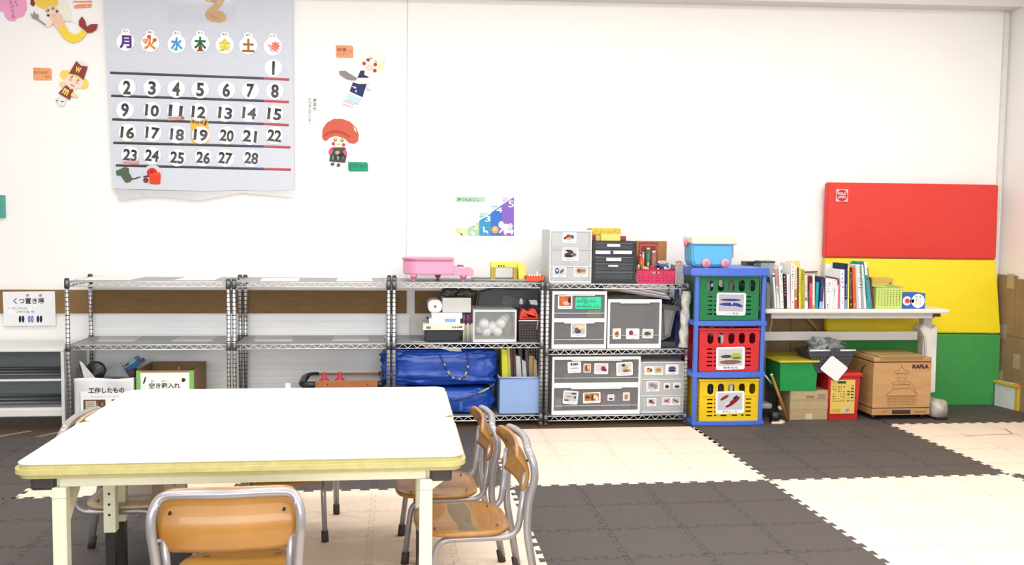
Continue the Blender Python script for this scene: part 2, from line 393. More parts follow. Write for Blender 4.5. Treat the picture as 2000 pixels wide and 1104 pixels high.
# ------------------------------------------------------------------ children's chairs (built facing +Y at the origin)
ply = mat('c08a40', .35, var=.12, sc=5, stretch=(1, 6, 1), k=.8, h2='ab7632', coat=.3)
plyedge = mat('7d4a22', .4, var=.1, sc=60)
chpaint = mat('a19da0', .3, .35, .03, 30, k=.9, coat=.4)
rub = mat('37302f', .7, var=.05)
def arc(p, q, r, n=5): pass
def fillet(pts, rad, n=5):
    P = [Vector(p) for p in pts]; out = [P[0]]
    for i in range(1, len(P)-1):
        a = (P[i-1]-P[i]); c = (P[i+1]-P[i]); r = min(rad, a.length*.49, c.length*.49)
        s0 = P[i]+a.normalized()*r; s1 = P[i]+c.normalized()*r
        for k in range(n+1):
            t = k/n; out.append(s0*(1-t)**2+P[i]*2*t*(1-t)+s1*t*t)
    return out+[P[-1]]
def make_chair(lab, stain=False, tone=None):
    pl = tone or ply
    t = T('child_chair', lab, 'chair', (0, 0, 0), "children's chairs around the tables")
    S = .265
    def seatfn(hw, yo):
        def f(u, v):
            x = (u-.5)*2; y = (v-.5)*2
            k = max(abs(x), abs(y)); r = math.hypot(x, y) or 1
            e = (abs(x)**3.2+abs(y)**3.2)**(1/3.2) or 1
            sx, sy = x*k/e, y*k/e
            return (sx*hw*(1-.04*(y)), yo+sy*.15, S+.008-.008*(1-sx*sx)*(1-.4*sy*sy))
        return f
    b = MB(); b.grid(seatfn(.165, .005), 16, 16, pl, True, .012)
    for sx in (-.1, .1):
        for y in (.1, -.1): b.box(sx-.008, sx+.008, y-.002, y+.002, S+.004, S+.0088, plyedge)
    b.build('seat', t)
    if stain:
        pass
    # back frame: inverted U with rear legs
    side = [(-.172, -.222, MT+.02), (-.172, -.180, .27), (-.176, -.184, .37), (-.182, -.202, .44), (-.184, -.198, .49)]
    top = [(-.165, -.180, .533), (-.10, -.192, .538), (0, -.202, .538), (.10, -.192, .538), (.165, -.180, .533)]
    path = side+top+[(-x, y, z) for x, y, z in side[::-1]]
    b = MB(); b.tube(fillet(path, .035, 4), .0125, chpaint, 10); b.build('back_frame', t)
    for sx in (-1, 1):
        b = MB()
        b.tube(fillet([(sx*.15, .125, MT+.02), (sx*.14, .10, S-.018), (sx*.148, -.155, S-.018), (sx*.158, -.178, .450)], .05, 6), .0105, chpaint, 10)
        b.ball((sx*.158, -.178, .450), .0105, chpaint, 8, 6)
        b.tube([(sx*.152, -.167, .31), (sx*.172, -.181, .31)], .006, chpaint, 6); b.tube([(sx*.156, -.175, .42), (sx*.178, -.192, .42)], .006, chpaint, 6)
        b.build('side_frame', t)
        for x, y, x2, y2 in ((.172, -.222, .172, -.214), (.15, .125, .148, .121)):
            b = MB(); b.cyl((sx*x, y, MT+.0004), (sx*x2, y2, MT+.045), .0145, rub, .0135); b.build('rubber_foot', t)
    b = MB(); b.tube([(-.142, .0, S-.02), (.142, .0, S-.02)], .008, chpaint, 8); b.build('crossbar', t)
    # curved plywood backrest in front of the frame
    def bk(u, v):
        x = (u-.5)*2
        z = .385+.157*v
        e = 1 if abs(x) < .8 else 1
        lean = -.005-.022*math.sin(math.pi*min(1, v*1.1))+.02*v*v
        zz = z + (.006*(1-x*x) if v > .9 else 0)
        cor = max(0, abs(x)-.82)/.18
        zm = .463; zz = zm+(zz-zm)*(1-.30*cor**2)
        return (x*.176, -.172+lean-.022*(1-x*x)+.010, zz)
    b = MB(); b.grid(bk, 18, 12, pl, True, .010)
    for sx in (-.14, .14): b.cyl((sx, -.168, .49), (sx, -.190, .49), .004, BLACK, n=8)
    b.build('backrest', t)
    return t
plyl = mat('cfae88', .4, var=.1, sc=5, stretch=(1, 6, 1), k=.8, coat=.3)
ch0 = make_chair('wooden child chair in the front, its back turned to the camera')
ch0.location = (1.412, -2.90, 0); ch0.rotation_euler = (0, 0, math.radians(2))
c = dup(ch0, loc=(2.058, -2.50, 0), rotz=math.radians(94), label='wooden child chair at the right table end with a grey stain across its seat')
c.scale = (1, 1, .985)
b = MB()
def st(u, v):
    x = (u-.5)*2; y = -.005+(v-.5)*.06*(1+.2*math.sin(x*3)); sx = x*.86
    return (sx*.165, y+.005, .265+.0089-.008*(1-sx*sx)*(1-.4*(y/.15)**2))
b.grid(st, 14, 6, mat('a39c88', .5, var=.2, sc=40, alpha=.5), True)
s_ = b.build('seat_stain', None, loc=(0, 0, 0)); s_.parent = c; tag(s_, 'grey-green worn stain band')
for v in s_.data.vertices: pass
dup(ch0, loc=(1.995, -2.07, 0), rotz=math.radians(92), label='wooden child chair at the right table end behind the stained one').scale = (1, 1, .95)
dup(ch0, loc=(1.434, -1.85, 0), rotz=math.radians(180), label='child chair tucked under the far side of the tables, only its grey legs showing').scale = (.96, .96, .93)
c5 = make_chair('pale wooden child chair at the left table end, mostly under the tables', tone=plyl)
c5.location = (.945, -2.14, 0); c5.rotation_euler = (0, 0, math.radians(-92))
# ------------------------------------------------------------------ wire racks
TRUSS = mat('e2e2e3', .3, .45, .03, 30, k=1)
RP, RW, RD = .915, .883, .40
gsheet = mat('84878b', .35, .1, .04, 10, k=1)
def pole(x, y, top):
    b = MB(); b.cyl((x, y, .03), (x, y, top-.012), .0115, CHROME, n=12)
    z = .06
    while z < top-.04: b.cyl((x, y, z), (x, y, z+.004), .0123, mat('4a4b4e', .4, .6), n=12); z += .0255
    return b
def make_rack(x0, shelves, top, lab, RW=RW):
    t = T('wire_rack', lab, 'shelf rack', (x0+RW/2, RD/2, 0), 'chrome wire racks along the wall')
    for k, (x, y) in enumerate(((x0, 0), (x0+RW, 0), (x0, RD), (x0+RW, RD))):
        p = pole(x, y, top).build('pole', t)
        c = MB(); c.cyl((x, y, top-.012), (x, y, top), .0135, mat('3f4043', .4), .011); c.build('pole_cap', p)
        f = MB(); f.cyl((x, y, .001), (x, y, .03), .014, mat('6c6a69', .4, .5), .012); f.cyl((x, y, .0004), (x, y, .012), .016, mat('3a3634', .6)); f.build('foot', p)
    for z in shelves:
        b = MB(); r = .0032; zt, zb = z, z-.03
        xa, xb, ya, yb = x0+.006, x0+RW-.006, -.004, RD+.004
        for y in (ya, yb):
            for zz in (zt-r, zb): b.cyl((xa, y, zz), (xb, y, zz), r, TRUSS, n=6)
            n = 15; P = []
            for i in range(2*n+1): P.append((xa+.02+(xb-xa-.04)*i/(2*n), y, zt-.004 if i % 2 else zb+.001))
            b.tube(P, .0023, TRUSS, 5)
        for x in (xa, xb):
            for zz in (zt-r, zb): b.cyl((x, ya, zz), (x, yb, zz), r, CHROME, n=6)
            P = [(x, ya+.02+(yb-ya-.04)*i/12, zt-.004 if i % 2 else zb+.001) for i in range(13)]; b.tube(P, .0023, TRUSS, 5)
        for i in range(31):
            x = xa+(xb-xa)*(i+.5)/31; b.box(x-.0012, x+.0012, ya, yb, zt-.006, zt-.003, CHROME)
        for y in (.1, .2, .3): b.box(xa, xb, y-.002, y+.002, zt-.010, zt-.006, CHROME)
        s = b.build('wire_shelf', t)
        for x in (x0, x0+RW):
            for y in (0, RD):
                c = MB(); c.cyl((x, y, zb-.008), (x, y, zt+.006), .0155, mat('77787b', .35, .7), .0145); c.build('clip_collar', s)
    return t
Z1, Z2, Z3 = .868, .506, .066
Y1, Y2, Y3 = .864, .464, .058
rk = make_rack(0, (Z1, Z2, Z3), .884, 'chrome wire rack at far left, next to the shoe shelf')
dup(rk, (RP, 0, 0), label='chrome wire rack second from left, nearly empty, holding the red-pegged game')
dup(rk, (2*RP, 0, 0), label='chrome wire rack holding the blue bags and the pink toy piano')
make_rack(3*RP, (Y1, Y2, Y3), .872, 'chrome wire rack full of white and clear drawer boxes', .872)
# grey plastic liners lying on the shelves
for i in range(4):
    nm = ('far left', 'second', 'third', 'right-hand')[i]
    for j, z in enumerate((Z1, Z2, Z3) if i < 3 else (Y1, Y2, Y3)):
        b = MB(); b.box(i*RP+.018, i*RP+RW-.03, .012, RD-.012, z-.0028, z-.0002, gsheet)
        b.build('shelf_liner', label='grey plastic liner sheet on the %s shelf of the %s wire rack' % (('top', 'middle', 'bottom')[j], nm), cat='shelf liner', group='shelf liners on the wire racks')
pw = paper('f4f3f0')
def sheet(pts, z, lab, m=pw):
    P = [at(x, y, Z=z) for x, y in pts]
    b = MB(); b.prism([(p.x, min(max(p.y, .014), .385)) for p in P], z, z+.0008, m, 'z')
    b.build('paper_sheet', label=lab, cat='paper', group='paper sheets on the rack shelves')
gp = paper('d9d8d5')
sheet(((150, 547), (255, 547), (285, 541), (180, 541)), Z1+.0002, 'white paper sheet at the left end on top of the far left rack')
sheet(((340, 547.5), (418, 547.5), (434, 541.5), (364, 541.5)), Z1+.0002, 'white paper sheet at the right end on top of the far left rack')
sheet(((190, 667), (262, 667), (283, 655), (203, 655)), Z2+.0002, 'pale paper sheet at left on the middle shelf of the far left rack', gp)
sheet(((333, 667), (412, 667), (430, 655), (358, 655)), Z2+.0002, 'pale paper sheet at right on the middle shelf of the far left rack', gp)
sheet(((508, 549.5), (582, 549.5), (586, 543.5), (512, 543.5)), Z1+.0002, 'white paper sheet at left on top of the second rack')
sheet(((656, 549.5), (728, 549.5), (726, 543.5), (660, 543.5)), Z1+.0002, 'white paper sheet at right on top of the second rack')
sheet(((496, 667), (571, 667), (575, 654), (503, 654)), Z2+.0002, 'pale paper sheet at left on the middle shelf of the second rack', gp)
sheet(((649, 666), (720, 666), (720, 654), (655, 654)), Z2+.0002, 'pale paper sheet at right on the middle shelf of the second rack', gp)
# ------------------------------------------------------------------ shoe shelf at far left
t = T('shoe_shelf', 'low white metal shoe shelf with dark slatted shelves at far left', 'shoe shelf', (-.75, .26, 0))
met = mat('e8e8e4', .4, var=.02, sc=9); drk = mat('6f7578', .4, .3, .05)
xl, xr, yf, yb, zt = -1.5, -.045, .06, .43, .475
b = MB(); b.box(xl, xr, yf, yb, zt-.018, zt, met, .003); b.build('top_panel', t)
for x in (xl+.009, xr-.009):
    b = MB(); b.box(x-.009, x+.009, yf+.001, yb-.001, .001, zt-.018, met, .002); b.build('side_panel', t)
b = MB(); b.box(xl+.018, xr-.018, yb-.012, yb, .09, zt-.018, mat('8e9699', .4, .2)); b.build('back_panel', t)
for z in (.30, .135):
    b = MB(); b.box(xl+.018, xr-.018, yf+.004, yf+.012, z-.012, z, met)
    for i in range(9): b.cyl((xl+.018, yf+.03+i*.038, z+.012+.010*(i % 3 == 0)), (xr-.018, yf+.03+i*.038, z+.012+.010*(i % 3 == 0)), .005, drk, n=6)
    b.build('slatted_shelf', t)
b = MB(); b.box(xl+.018, xr-.018, yf, yf+.02, .085, .125, met, .002); b.build('bottom_rail', t)
b = MB(); b.box(xl, xl+.02, yf, yf+.02, 0.001, .085, met); b.build('leg', t)
for i, (x, a) in enumerate(((-.32, .5), (-.10, .35))):
    b = MB(); X = Matrix.Translation((x, -.03, 0)) @ Matrix.Rotation(-a-.25, 4, 'Z'); b.X = X
    b.box(-.016, .016, -.085, .13, .0003, .0008, mat('b8b2a8', .5, alpha=.55)); b.build('floor_tape', label=('strip of pale tape stuck on the wood floor at far left', 'strip of pale tape stuck on the wood floor beside the first rack')[i], cat='tape')
# ------------------------------------------------------------------ helpers for boxes, baskets and picture labels
from mathutils import noise as NZ
def plate(b, outer, holes, t0, t1, m, ax='y'):
    c = bpy.data.curves.new('plate', 'CURVE'); c.dimensions = '2D'; c.fill_mode = 'BOTH'; c.extrude = abs(t1-t0)/2
    for P in [outer]+holes:
        s = c.splines.new('POLY'); s.points.add(len(P)-1); s.use_cyclic_u = True
        for i, p in enumerate(P): s.points[i].co = (p[0], p[1], 0, 1)
    o = bpy.data.objects.new('plate', c); COL.objects.link(o)
    me = bpy.data.meshes.new_from_object(o.evaluated_get(bpy.context.evaluated_depsgraph_get()))
    tm = (t0+t1)/2
    f = {'y': lambda v: (v[0], tm+v[2], v[1]), 'x': lambda v: (tm+v[2], v[0], v[1]), 'z': lambda v: (v[0], v[1], tm+v[2])}[ax]
    b.add([f(v.co) for v in me.vertices], [list(p.vertices) for p in me.polygons], m)
    bpy.data.objects.remove(o); bpy.data.meshes.remove(me); bpy.data.curves.remove(c)
def rect(x0, x1, z0, z1): return [(x0, z0), (x1, z0), (x1, z1), (x0, z1)]
def plabel(parent, r, y, pic, blobs=(), cap=None, rot=0, pad=.08, capn=.22):
    x0, x1, z0, z1 = r; w, h = x1-x0, z1-z0; b = MB()
    cx, cz = (x0+x1)/2, (z0+z1)/2
    b.X = Matrix.Translation((cx, y, cz)) @ Matrix.Rotation(-rot, 4, 'Y')
    b.prism(rrect(-w/2, w/2, -h/2, h/2, min(w, h)*.08, 2), -.0012, -.0002, paper('fbfbfa'), 'y')
    px0, px1, pz0, pz1 = -w/2+pad*w, w/2-pad*w, -h/2+capn*h, h/2-pad*h
    b.prism(rect(px0, px1, pz0, pz1), -.0016, -.0011, paper(pic), 'y')
    for i, q in enumerate(blobs):
        bx, bz, rx, rz, col = q[:5]; ro = q[5] if len(q) > 5 else 0
        X = px0+(px1-px0)*bx; Z = pz0+(pz1-pz0)*bz
        b.prism(ell(X, Z, rx*(px1-px0), rz*(pz1-pz0), 10, ro), -.0019-.0002*i, -.0015, paper(col), 'y')
    zc = -h/2+capn*h*.5
    if cap: b.text(cap, -w*.26, w*.26, zc-.3*capn*h, zc+.34*capn*h, -.0015, BLACK, .012)
    elif capn > .12:
        n = 7; g = mat('4a4848', .7)
        for k in range(n):
            if (k*37+int(pic[:2], 16)) % 5: b.box(-w*.25+k*w*.075, -w*.25+k*w*.075+w*.05, -.0014, -.0011, zc-.025*h, zc+.03*h, g)
    return b.build('picture_label', parent)
GB = [(.3, .35, .28, .2, '4b4947'), (.6, .5, .3, .18, '8d6f5c', .6), (.5, .7, .2, .12, '2f2d2e')]
def drawers(label, x0, x1, y0, y1, z0, z1, rows, style, lip=True):
    t = T('drawer_box', label, 'drawer box', ((x0+x1)/2, (y0+y1)/2, z0))
    thin = style == 'thin'
    if thin: style = 'frost'
    if style == 'white':
        fm = mat('f4f4f3', .4, var=.015); sm = mat('c9cbcc', .3, var=.03, alpha=.75); dm = mat('909194', .25, var=.04, sc=4, alpha=.40); w = .014
    elif style == 'frost':
        fm = mat('eceeee', .4, var=.03, k=.95, alpha=.7); sm = mat('e6e9e9', .4, var=.03, k=.95, alpha=.7); dm = mat('d9dcdd', .35, var=.05, sc=6, k=.95, alpha=.55); w = .010
    else:
        fm = mat('26262a', .4, var=.05); sm = fm; dm = mat('5c6066', .2, var=.1, sc=9, alpha=.6); w = .016
    if thin: dm = mat('d8dbdb', .25, var=.03, alpha=.16)
    b = MB(); b.box(x0, x0+.006, y0+.012, y1, z0, z1, sm); b.box(x1-.006, x1, y0+.012, y1, z0, z1, sm)
    b.box(x0+.006, x1-.006, y0+.012, y1, z1-.006, z1, sm); b.box(x0+.006, x1-.006, y0+.012, y1, z0, z0+.005, sm); b.box(x0+.006, x1-.006, y1-.005, y1, z0+.005, z1-.006, sm)
    b.build('casing', t)
    f = MB(); f.box(x0, x0+w, y0, y0+.02, z0, z1, fm, .003); f.box(x1-w, x1, y0, y0+.02, z0, z1, fm, .003)
    zs = [z0]+[v for r in rows for v in r]+[z1]
    zs = sorted(zs)
    for a, c in zip(zs[0::2], zs[1::2]):
        if c-a > .0015: f.box(x0+w*.8, x1-w*.8, y0+.0005, y0+.0195, a, c, fm, .002)
    f.build('front_frame', t)
    out = []
    for a, c in rows:
        d = MB(); xa, xb = x0+w, x1-w; yf = y0+.005
        d.box(xa+.001, xb-.001, yf, yf+.003, a+.001, c-.001, dm)
        if style == 'frost': d.box(xa+.001, xb-.001, yf-.004, yf, a+.001, a+.001+(c-a)*.16, dm); d.box(xa+.001, xa+.008, yf-.003, yf, a+.18*(c-a), c-.004, dm); d.box(xb-.008, xb-.001, yf-.003, yf, a+.18*(c-a), c-.004, dm)
        if style == 'white': d.box(xa+.001, xb-.001, yf-.003, yf, a+(c-a)*.2, a+(c-a)*.2+.004, mat('d8dadc', .3, alpha=.8))
        if style == 'black': d.box(xa, xb, yf-.006, yf+.001, c-.006, c-.001, mat('8d9298', .2, alpha=.7))
        d.box(xa+.002, xb-.002, yf+.003, y1-.02, a+.002, a+.004, mat('9a9c9e', .4, alpha=.6))
        do = d.build('drawer', t)
        if style == 'white':
            h = MB(); m = (xa+xb)/2; q = (xb-xa)*.3; h.box(m-q, m+q, y0-.003, yf, c-.007, c-.0005, mat('e3e4e4', .4), .002); h.build('handle', do)
        out.append(do)
    return t, out
def zrow(px, a, c, Y): return (at(px, c, Y=Y).z, at(px, a, Y=Y).z)
e = .0005
# ------------------------------------------------------------------ rack 4: drawer boxes with picture labels
F = .015
x0, x1, _, z1 = RC(1078, 569, 1185, 680, F)
t, d = drawers('white framed two-drawer box with a mint green note on its upper drawer', x0, x1, F, F+.33, Y2+e, z1, [zrow(1130, 576, 622, F), zrow(1130, 630, 673, F)], 'white')
L_ = lambda do, px, pic, bl, cap=None, rot=0, Y=F, **k: plabel(do, RC(*px, Y), Y+.0045, pic, bl, cap, rot, **k)
L_(d[0], (1090, 577, 1118, 604), 'c9643a', [(.6, .3, .3, .2, 'e9b59a'), (.85, .6, .12, .35, '3a2a26'), (.3, .6, .2, .2, 'd8713f')])
b = MB(); r = RC(1124, 580, 1174, 604, F); y = F+.0048
b.prism(rrect(r[0], r[1], r[2], r[3], .004, 2), y-.001, y-.0002, paper('3fd3a4'), 'y'); w, h = r[1]-r[0], r[3]-r[2]; kk = ink('1f4f42')
b.text('あそ', r[0]+.26*w, r[0]+.45*w, r[2]+.8*h, r[2]+.93*h, y-.0015, kk, .01)
b.text('30分遊んだら', r[0]+.06*w, r[0]+.8*w, r[2]+.52*h, r[2]+.77*h, y-.0015, kk, .012)
b.text('やす', r[0]+.34*w, r[0]+.5*w, r[2]+.38*h, r[2]+.48*h, y-.0015, kk, .01)
b.text('10分 休みましょう。', r[0]+.05*w, r[0]+.95*w, r[2]+.1*h, r[2]+.34*h, y-.0015, kk, .012)
b.build('note', d[0], label='mint green note with handwritten reminder')
L_(d[1], (1115, 632, 1145, 659), 'b9b2b4', [(.6, .75, .4, .2, 'e5cf9a'), (.45, .3, .25, .22, '2f4a66'), (.35, .5, .15, .2, '7a4a55')])
x0, x1, _, z1 = RC(1187, 585, 1292, 679, F)
t, d = drawers('white framed single deep drawer box under the magazines', x0, x1, F, F+.33, Y2+e, z1, [zrow(1238, 591, 672, F)], 'white')
for px, pic, bl, rot in (((1197, 642, 1213, 663), 'e5d3c2', [(.5, .4, .3, .35, '8d5b3c')], .03), ((1223, 642, 1249, 663), 'fdfdfd', [(.35, .55, .2, .35, '8b2f3c'), (.65, .3, .2, .12, 'b9a39a')], 0), ((1255, 643, 1276, 661), 'd9cfc8', [(.45, .45, .35, .3, '4d4648'), (.7, .5, .2, .15, '6e625c')], -.03)):
    L_(d[0], px, pic, bl, rot=rot, capn=.1 if px[0] == 1255 else .18)
b = MB(); b.ball((x0+.13, F+.09, Y2+.03+.055), (.075, .05, .035), mat('b88f78', .6), 12, 8, .15, 2); b.build('toy_heap', label='tan soft toy blurred inside the deep drawer', cat='toy')
b = MB(); b.box(x0+.17, x0+.27, F+.06, F+.16, Y2+.03, Y2+.10, plastic('c8c5c2'), .01); b.build('toy_block', label='pale block blurred inside the deep drawer', cat='toy')
x0, x1, _, z1 = RC(1078, 697, 1251, 808, F)
t, d = drawers('wide white framed two-drawer box at the bottom of the right rack', x0, x1, F, F+.34, Y3+e, z1, [zrow(1160, 703, 748, F), zrow(1160, 758, 802, F)], 'white')
L_(d[0], (1109, 707, 1135, 729), 'dfe0e4', [(.25, .8, .08, .2, '27304f'), (.42, .8, .08, .2, 'b5763d'), (.58, .8, .08, .2, '6b3432'), (.75, .8, .08, .2, '2c5a6e'), (.5, .3, .4, .08, '9fb2c4')], rot=.05)
L_(d[0], (1140, 711, 1154, 728), 'c58355', [(.4, .5, .3, .35, '8a4b2c'), (.7, .6, .2, .3, 'e0b48f')], capn=.08)
L_(d[0], (1161, 710, 1188, 731), 'd9c3c4', [(.68, .4, .2, .35, '7d3844', .5), (.85, .2, .12, .15, '2f2b33')], rot=-.02)
L_(d[0], (1204, 708, 1236, 734), 'cfcac6', [(.42, .8, .15, .14, '33302f'), (.55, .5, .25, .2, 'c8a57c', .5), (.6, .2, .25, .15, '7d6a55'), (.85, .2, .1, .1, 'b98a68')], rot=.04)
L_(d[1], (1100, 764, 1129, 790), 'c8c6c3', [(.75, .85, .22, .1, '3f4447'), (.2, .1, .2, .08, '3f4447'), (.85, .45, .1, .15, '56595a'), (.4, .5, .25, .05, '8c8a88')], rot=-.08)
L_(d[1], (1139, 767, 1173, 788), 'b27a48', [(.2, .5, .18, .2, '5e3c22'), (.55, .45, .1, .45, '6f3b1e'), (.72, .5, .12, .3, 'edd0a6'), (.85, .3, .1, .3, 'f2dfc4')], rot=.03)
L_(d[1], (1187, 771, 1200, 783), 'dcd4d6', [(.5, .25, .4, .2, '6c2f3a')], capn=.08)
L_(d[1], (1217, 767, 1230, 783), 'e2cfb6', [(.5, .5, .35, .35, 'a98a74'), (.4, .2, .15, .12, '6d5442')], capn=.08)
def inside(px, Y, y1, z, col, name, lab, cat='toy box'):
    a, c, zb, zt = RC(*px, Y); b = MB(); b.box(a, c, Y, y1, z, zt, plastic(col), .004); b.build(name, label=lab, cat=cat)
zt_ = at(1160, 748, Y=F).z+.006; zb_ = at(1160, 802, Y=F).z+.006
inside((1100, 730, 1190, 745), F+.03, F+.12, zt_, '9a8078', 'cardboard_box', 'brownish box inside the upper wide drawer')
inside((1148, 741, 1232, 748), F+.014, F+.028, zt_, '3f7f88', 'folder', 'teal folder inside the upper wide drawer', 'folder')
inside((1193, 725, 1230, 745), F+.04, F+.12, zt_, 'c8ad86', 'cardboard_box', 'tan box at right inside the upper wide drawer')
inside((1177, 773, 1212, 797), F+.03, F+.07, zb_, 'e04f83', 'toy_box', 'bright pink toy box inside the lower wide drawer')
inside((1190, 778, 1216, 789), F+.018, F+.028, zb_, '6f86c8', 'booklet', 'blue booklet inside the lower wide drawer', 'booklet')
inside((1213, 772, 1232, 797), F+.03, F+.08, zb_, 'e0ab7d', 'toy_box', 'peach toy box inside the lower wide drawer')
inside((1084, 778, 1098, 790), F+.02, F+.05, zb_, 'd5d9de', 'plastic_case', 'pale plastic case inside the lower wide drawer', 'case')
z = at(1130, 622, Y=F).z+.006
inside((1147, 606, 1174, 617), F+.02, F+.10, z, 'd9bf5e', 'toy_box', 'yellow box inside the upper drawer behind the mint note')
inside((1084, 608, 1140, 617), F+.03, F+.10, z, '5d6f9f', 'toy_box', 'blue box inside the upper drawer behind the mint note')
x0, x1, _, z1 = RC(1251, 707, 1336, 806, F+.02); G = F+.02
t, d = drawers('small frosted three-drawer box at the bottom right of the right rack', x0, x1, G, G+.3, Y3+e, z1, [zrow(1293, 710, 740, G), zrow(1293, 743, 772, G), zrow(1293, 775, 803, G)], 'frost')
for i, px, pic, bl, cn in ((0, (1259, 716, 1277, 733), 'fbfaf6', [(.5, .4, .4, .3, 'e5a93a'), (.75, .5, .18, .3, '2f6a68'), (.4, .75, .2, .15, 'c23a35')], .2), (0, (1277, 716, 1295, 733), 'd9c29a', [(.5, .5, .35, .3, 'b98f55')], .2), (0, (1300, 712, 1326, 732), 'f6f6fa', [(.5, .55, .35, .3, '5a5392'), (.5, .2, .4, .15, '37345c')], .22),
    (1, (1263, 745, 1288, 765), 'c5bcc0', [(.4, .6, .25, .25, '8d7f86'), (.7, .4, .2, .3, '9c8b8a')], .2), (1, (1297, 749, 1309, 761), 'e6dede', [(.5, .45, .4, .35, '5b2430')], .08), (1, (1315, 748, 1330, 760), 'e4e5e8', [(.5, .35, .4, .3, '4a4f55')], .08),
    (2, (1264, 778, 1282, 794), 'd2c9c6', [(.4, .55, .25, .3, '5b3f42'), (.65, .3, .2, .2, '8c6a62')], .22), (2, (1294, 776, 1311, 792), 'cfc4c4', [(.5, .5, .4, .12, '9d3440', .5), (.5, .4, .4, .1, 'b3475a', -.5)], .22), (2, (1311, 776, 1329, 792), 'cfc4c4', [(.5, .45, .4, .14, '7d3a3f', -.5)], .22)):
    L_(d[i], px, pic, bl, Y=G, capn=cn)
# ------------------------------------------------------------------ rack 4: top
x0, x1, _, z1 = RC(1073, 449, 1156, 551, F)
t, d = drawers('frosted three-drawer tower on top of the right rack', x0, x1, F, F+.3, Y1+e, z1, [zrow(1114, 453, 486, F), zrow(1114, 488, 519, F), zrow(1114, 522, 549, F)], 'frost')
L_(d[0], (1099, 454, 1126, 475), 'fdfcfb', [(.4, .6, .2, .28, 'c23348'), (.7, .5, .2, .3, '3c6f62'), (.2, .35, .2, .22, '2f3340'), (.45, .25, .3, .18, 'd8ab83')])
L_(d[1], (1098, 483, 1130, 510), 'cfc8ca', [(.45, .7, .3, .15, '3c3436', -.3), (.4, .45, .35, .14, '4e4446', .2), (.4, .2, .35, .14, '2d2628'), (.8, .35, .15, .15, '7a5c58')])
L_(d[2], (1080, 521, 1106, 542), 'c6c2c6', [(.28, .55, .18, .4, '38457e'), (.28, .6, .1, .15, 'd3d7e8'), (.7, .5, .25, .15, '66504a', .8)])
L_(d[2], (1121, 520, 1148, 541), 'cbbcae', [(.4, .5, .25, .3, '93705a'), (.75, .5, .18, .25, 'a5805c'), (.3, .55, .1, .1, '54392c')])
x0, x1, _, z1 = RC(1157, 471, 1242, 551, F)
rows = [zrow(1199, a, c, F) for a, c in ((474, 487), (488.5, 500), (501.5, 513), (514.5, 529), (530.5, 546))]
t, d = drawers('black five-drawer document box on top of the right rack', x0, x1, F, F+.3, Y1+e, z1, rows, 'black')
for i, px in ((0, (1186, 477, 1211, 482)), (1, (1163, 490, 1192, 496)), (1, (1198, 490, 1234, 496)), (2, (1184, 504, 1213, 510)), (3, (1188, 518, 1207, 521))):
    r = RC(*px, F); b = MB(); b.box(r[0], r[1], F-.0024, F-.0014, r[2], r[3], paper('fdfdfd')); b.box((r[0]+r[1])/2-.003, (r[0]+r[1])/2+.003, F-.0016, F+.0055, r[2]+.003, r[3]-.003, paper('fdfdfd')); b.build('index_label', d[i])
def pbox(px, Y, dep, col, name, lab, cat, z=None, bev=.003, m=None, parent=None, group=None):
    a, c, zb, zt = RC(*px, Y); b = MB(); b.box(a, c, Y, Y+dep, zb if z is None else z, zt, m or plastic(col), bev)
    return b.build(name, parent, lab, cat, group)
TZ = z1+e
pbox((1156, 461, 1223, 470.5), F+.05, .16, '8c2f31', 'flat_box', 'dark red flat box on the black drawer box', 'box', TZ)
zr = at(1190, 461, Y=F+.05).z+e
a, c, zb, zt = RC(1174, 457.5, 1212, 471, F+.01); b = MB(); b.box(a, c, F+.01, F+.048, TZ, zt, plastic('ead873'), .003); b.box(a-.03, a-.0005, F+.02, F+.046, TZ, zt-.008, plastic('c9b95c'), .002); b.build('yellow_carton', label='pale yellow carton in front of the dark red flat box', cat='carton')
a, c, zb, zt = RC(1155, 446, 1213, 458, F+.06); b = MB(); b.box(a, c, F+.06, F+.2, zr, zt, mat('ecc83c', .6, var=.25, sc=90), .008); b.build('pencil_case', label='spotted yellow cloth case lying on the dark red flat box', cat='pencil case')
# cardboard toy pack behind the pink basket
a, c, zb, zt = RC(1243, 471, 1302, 551, F+.16)
t = T('toy_pack', 'brown cardboard backed toy pack with red print behind the pink basket', 'toy pack', ((a+c)/2, F+.17, Y1))
b = MB(); b.box(a, c, F+.165, F+.20, Y1+e, zt, mat('a9713f', .7), .001); b.build('backing', t)
w, h = c-a, zt-Y1; y = F+.164
b = MB(); b.box(a+.08*w, a+.70*w, y, y+.0008, Y1+.1*h, zt-.03*h, paper('9c3f3c')); b.box(a+.13*w, a+.66*w, y-.0006, y, zt-.28*h, zt-.09*h, paper('c98279')); b.box(a+.15*w, a+.64*w, y-.0009, y-.0005, zt-.26*h, zt-.11*h, paper('8e3a38'))
b.box(a+.72*w, a+.98*w, y-.0004, y+.0008, zt-.55*h, zt-.48*h, paper('f2efec')); b.text('つみき', a+.76*w, a+.94*w, zt-.535*h, zt-.495*h, y-.0008, BLACK)
b.build('printed_card', t)
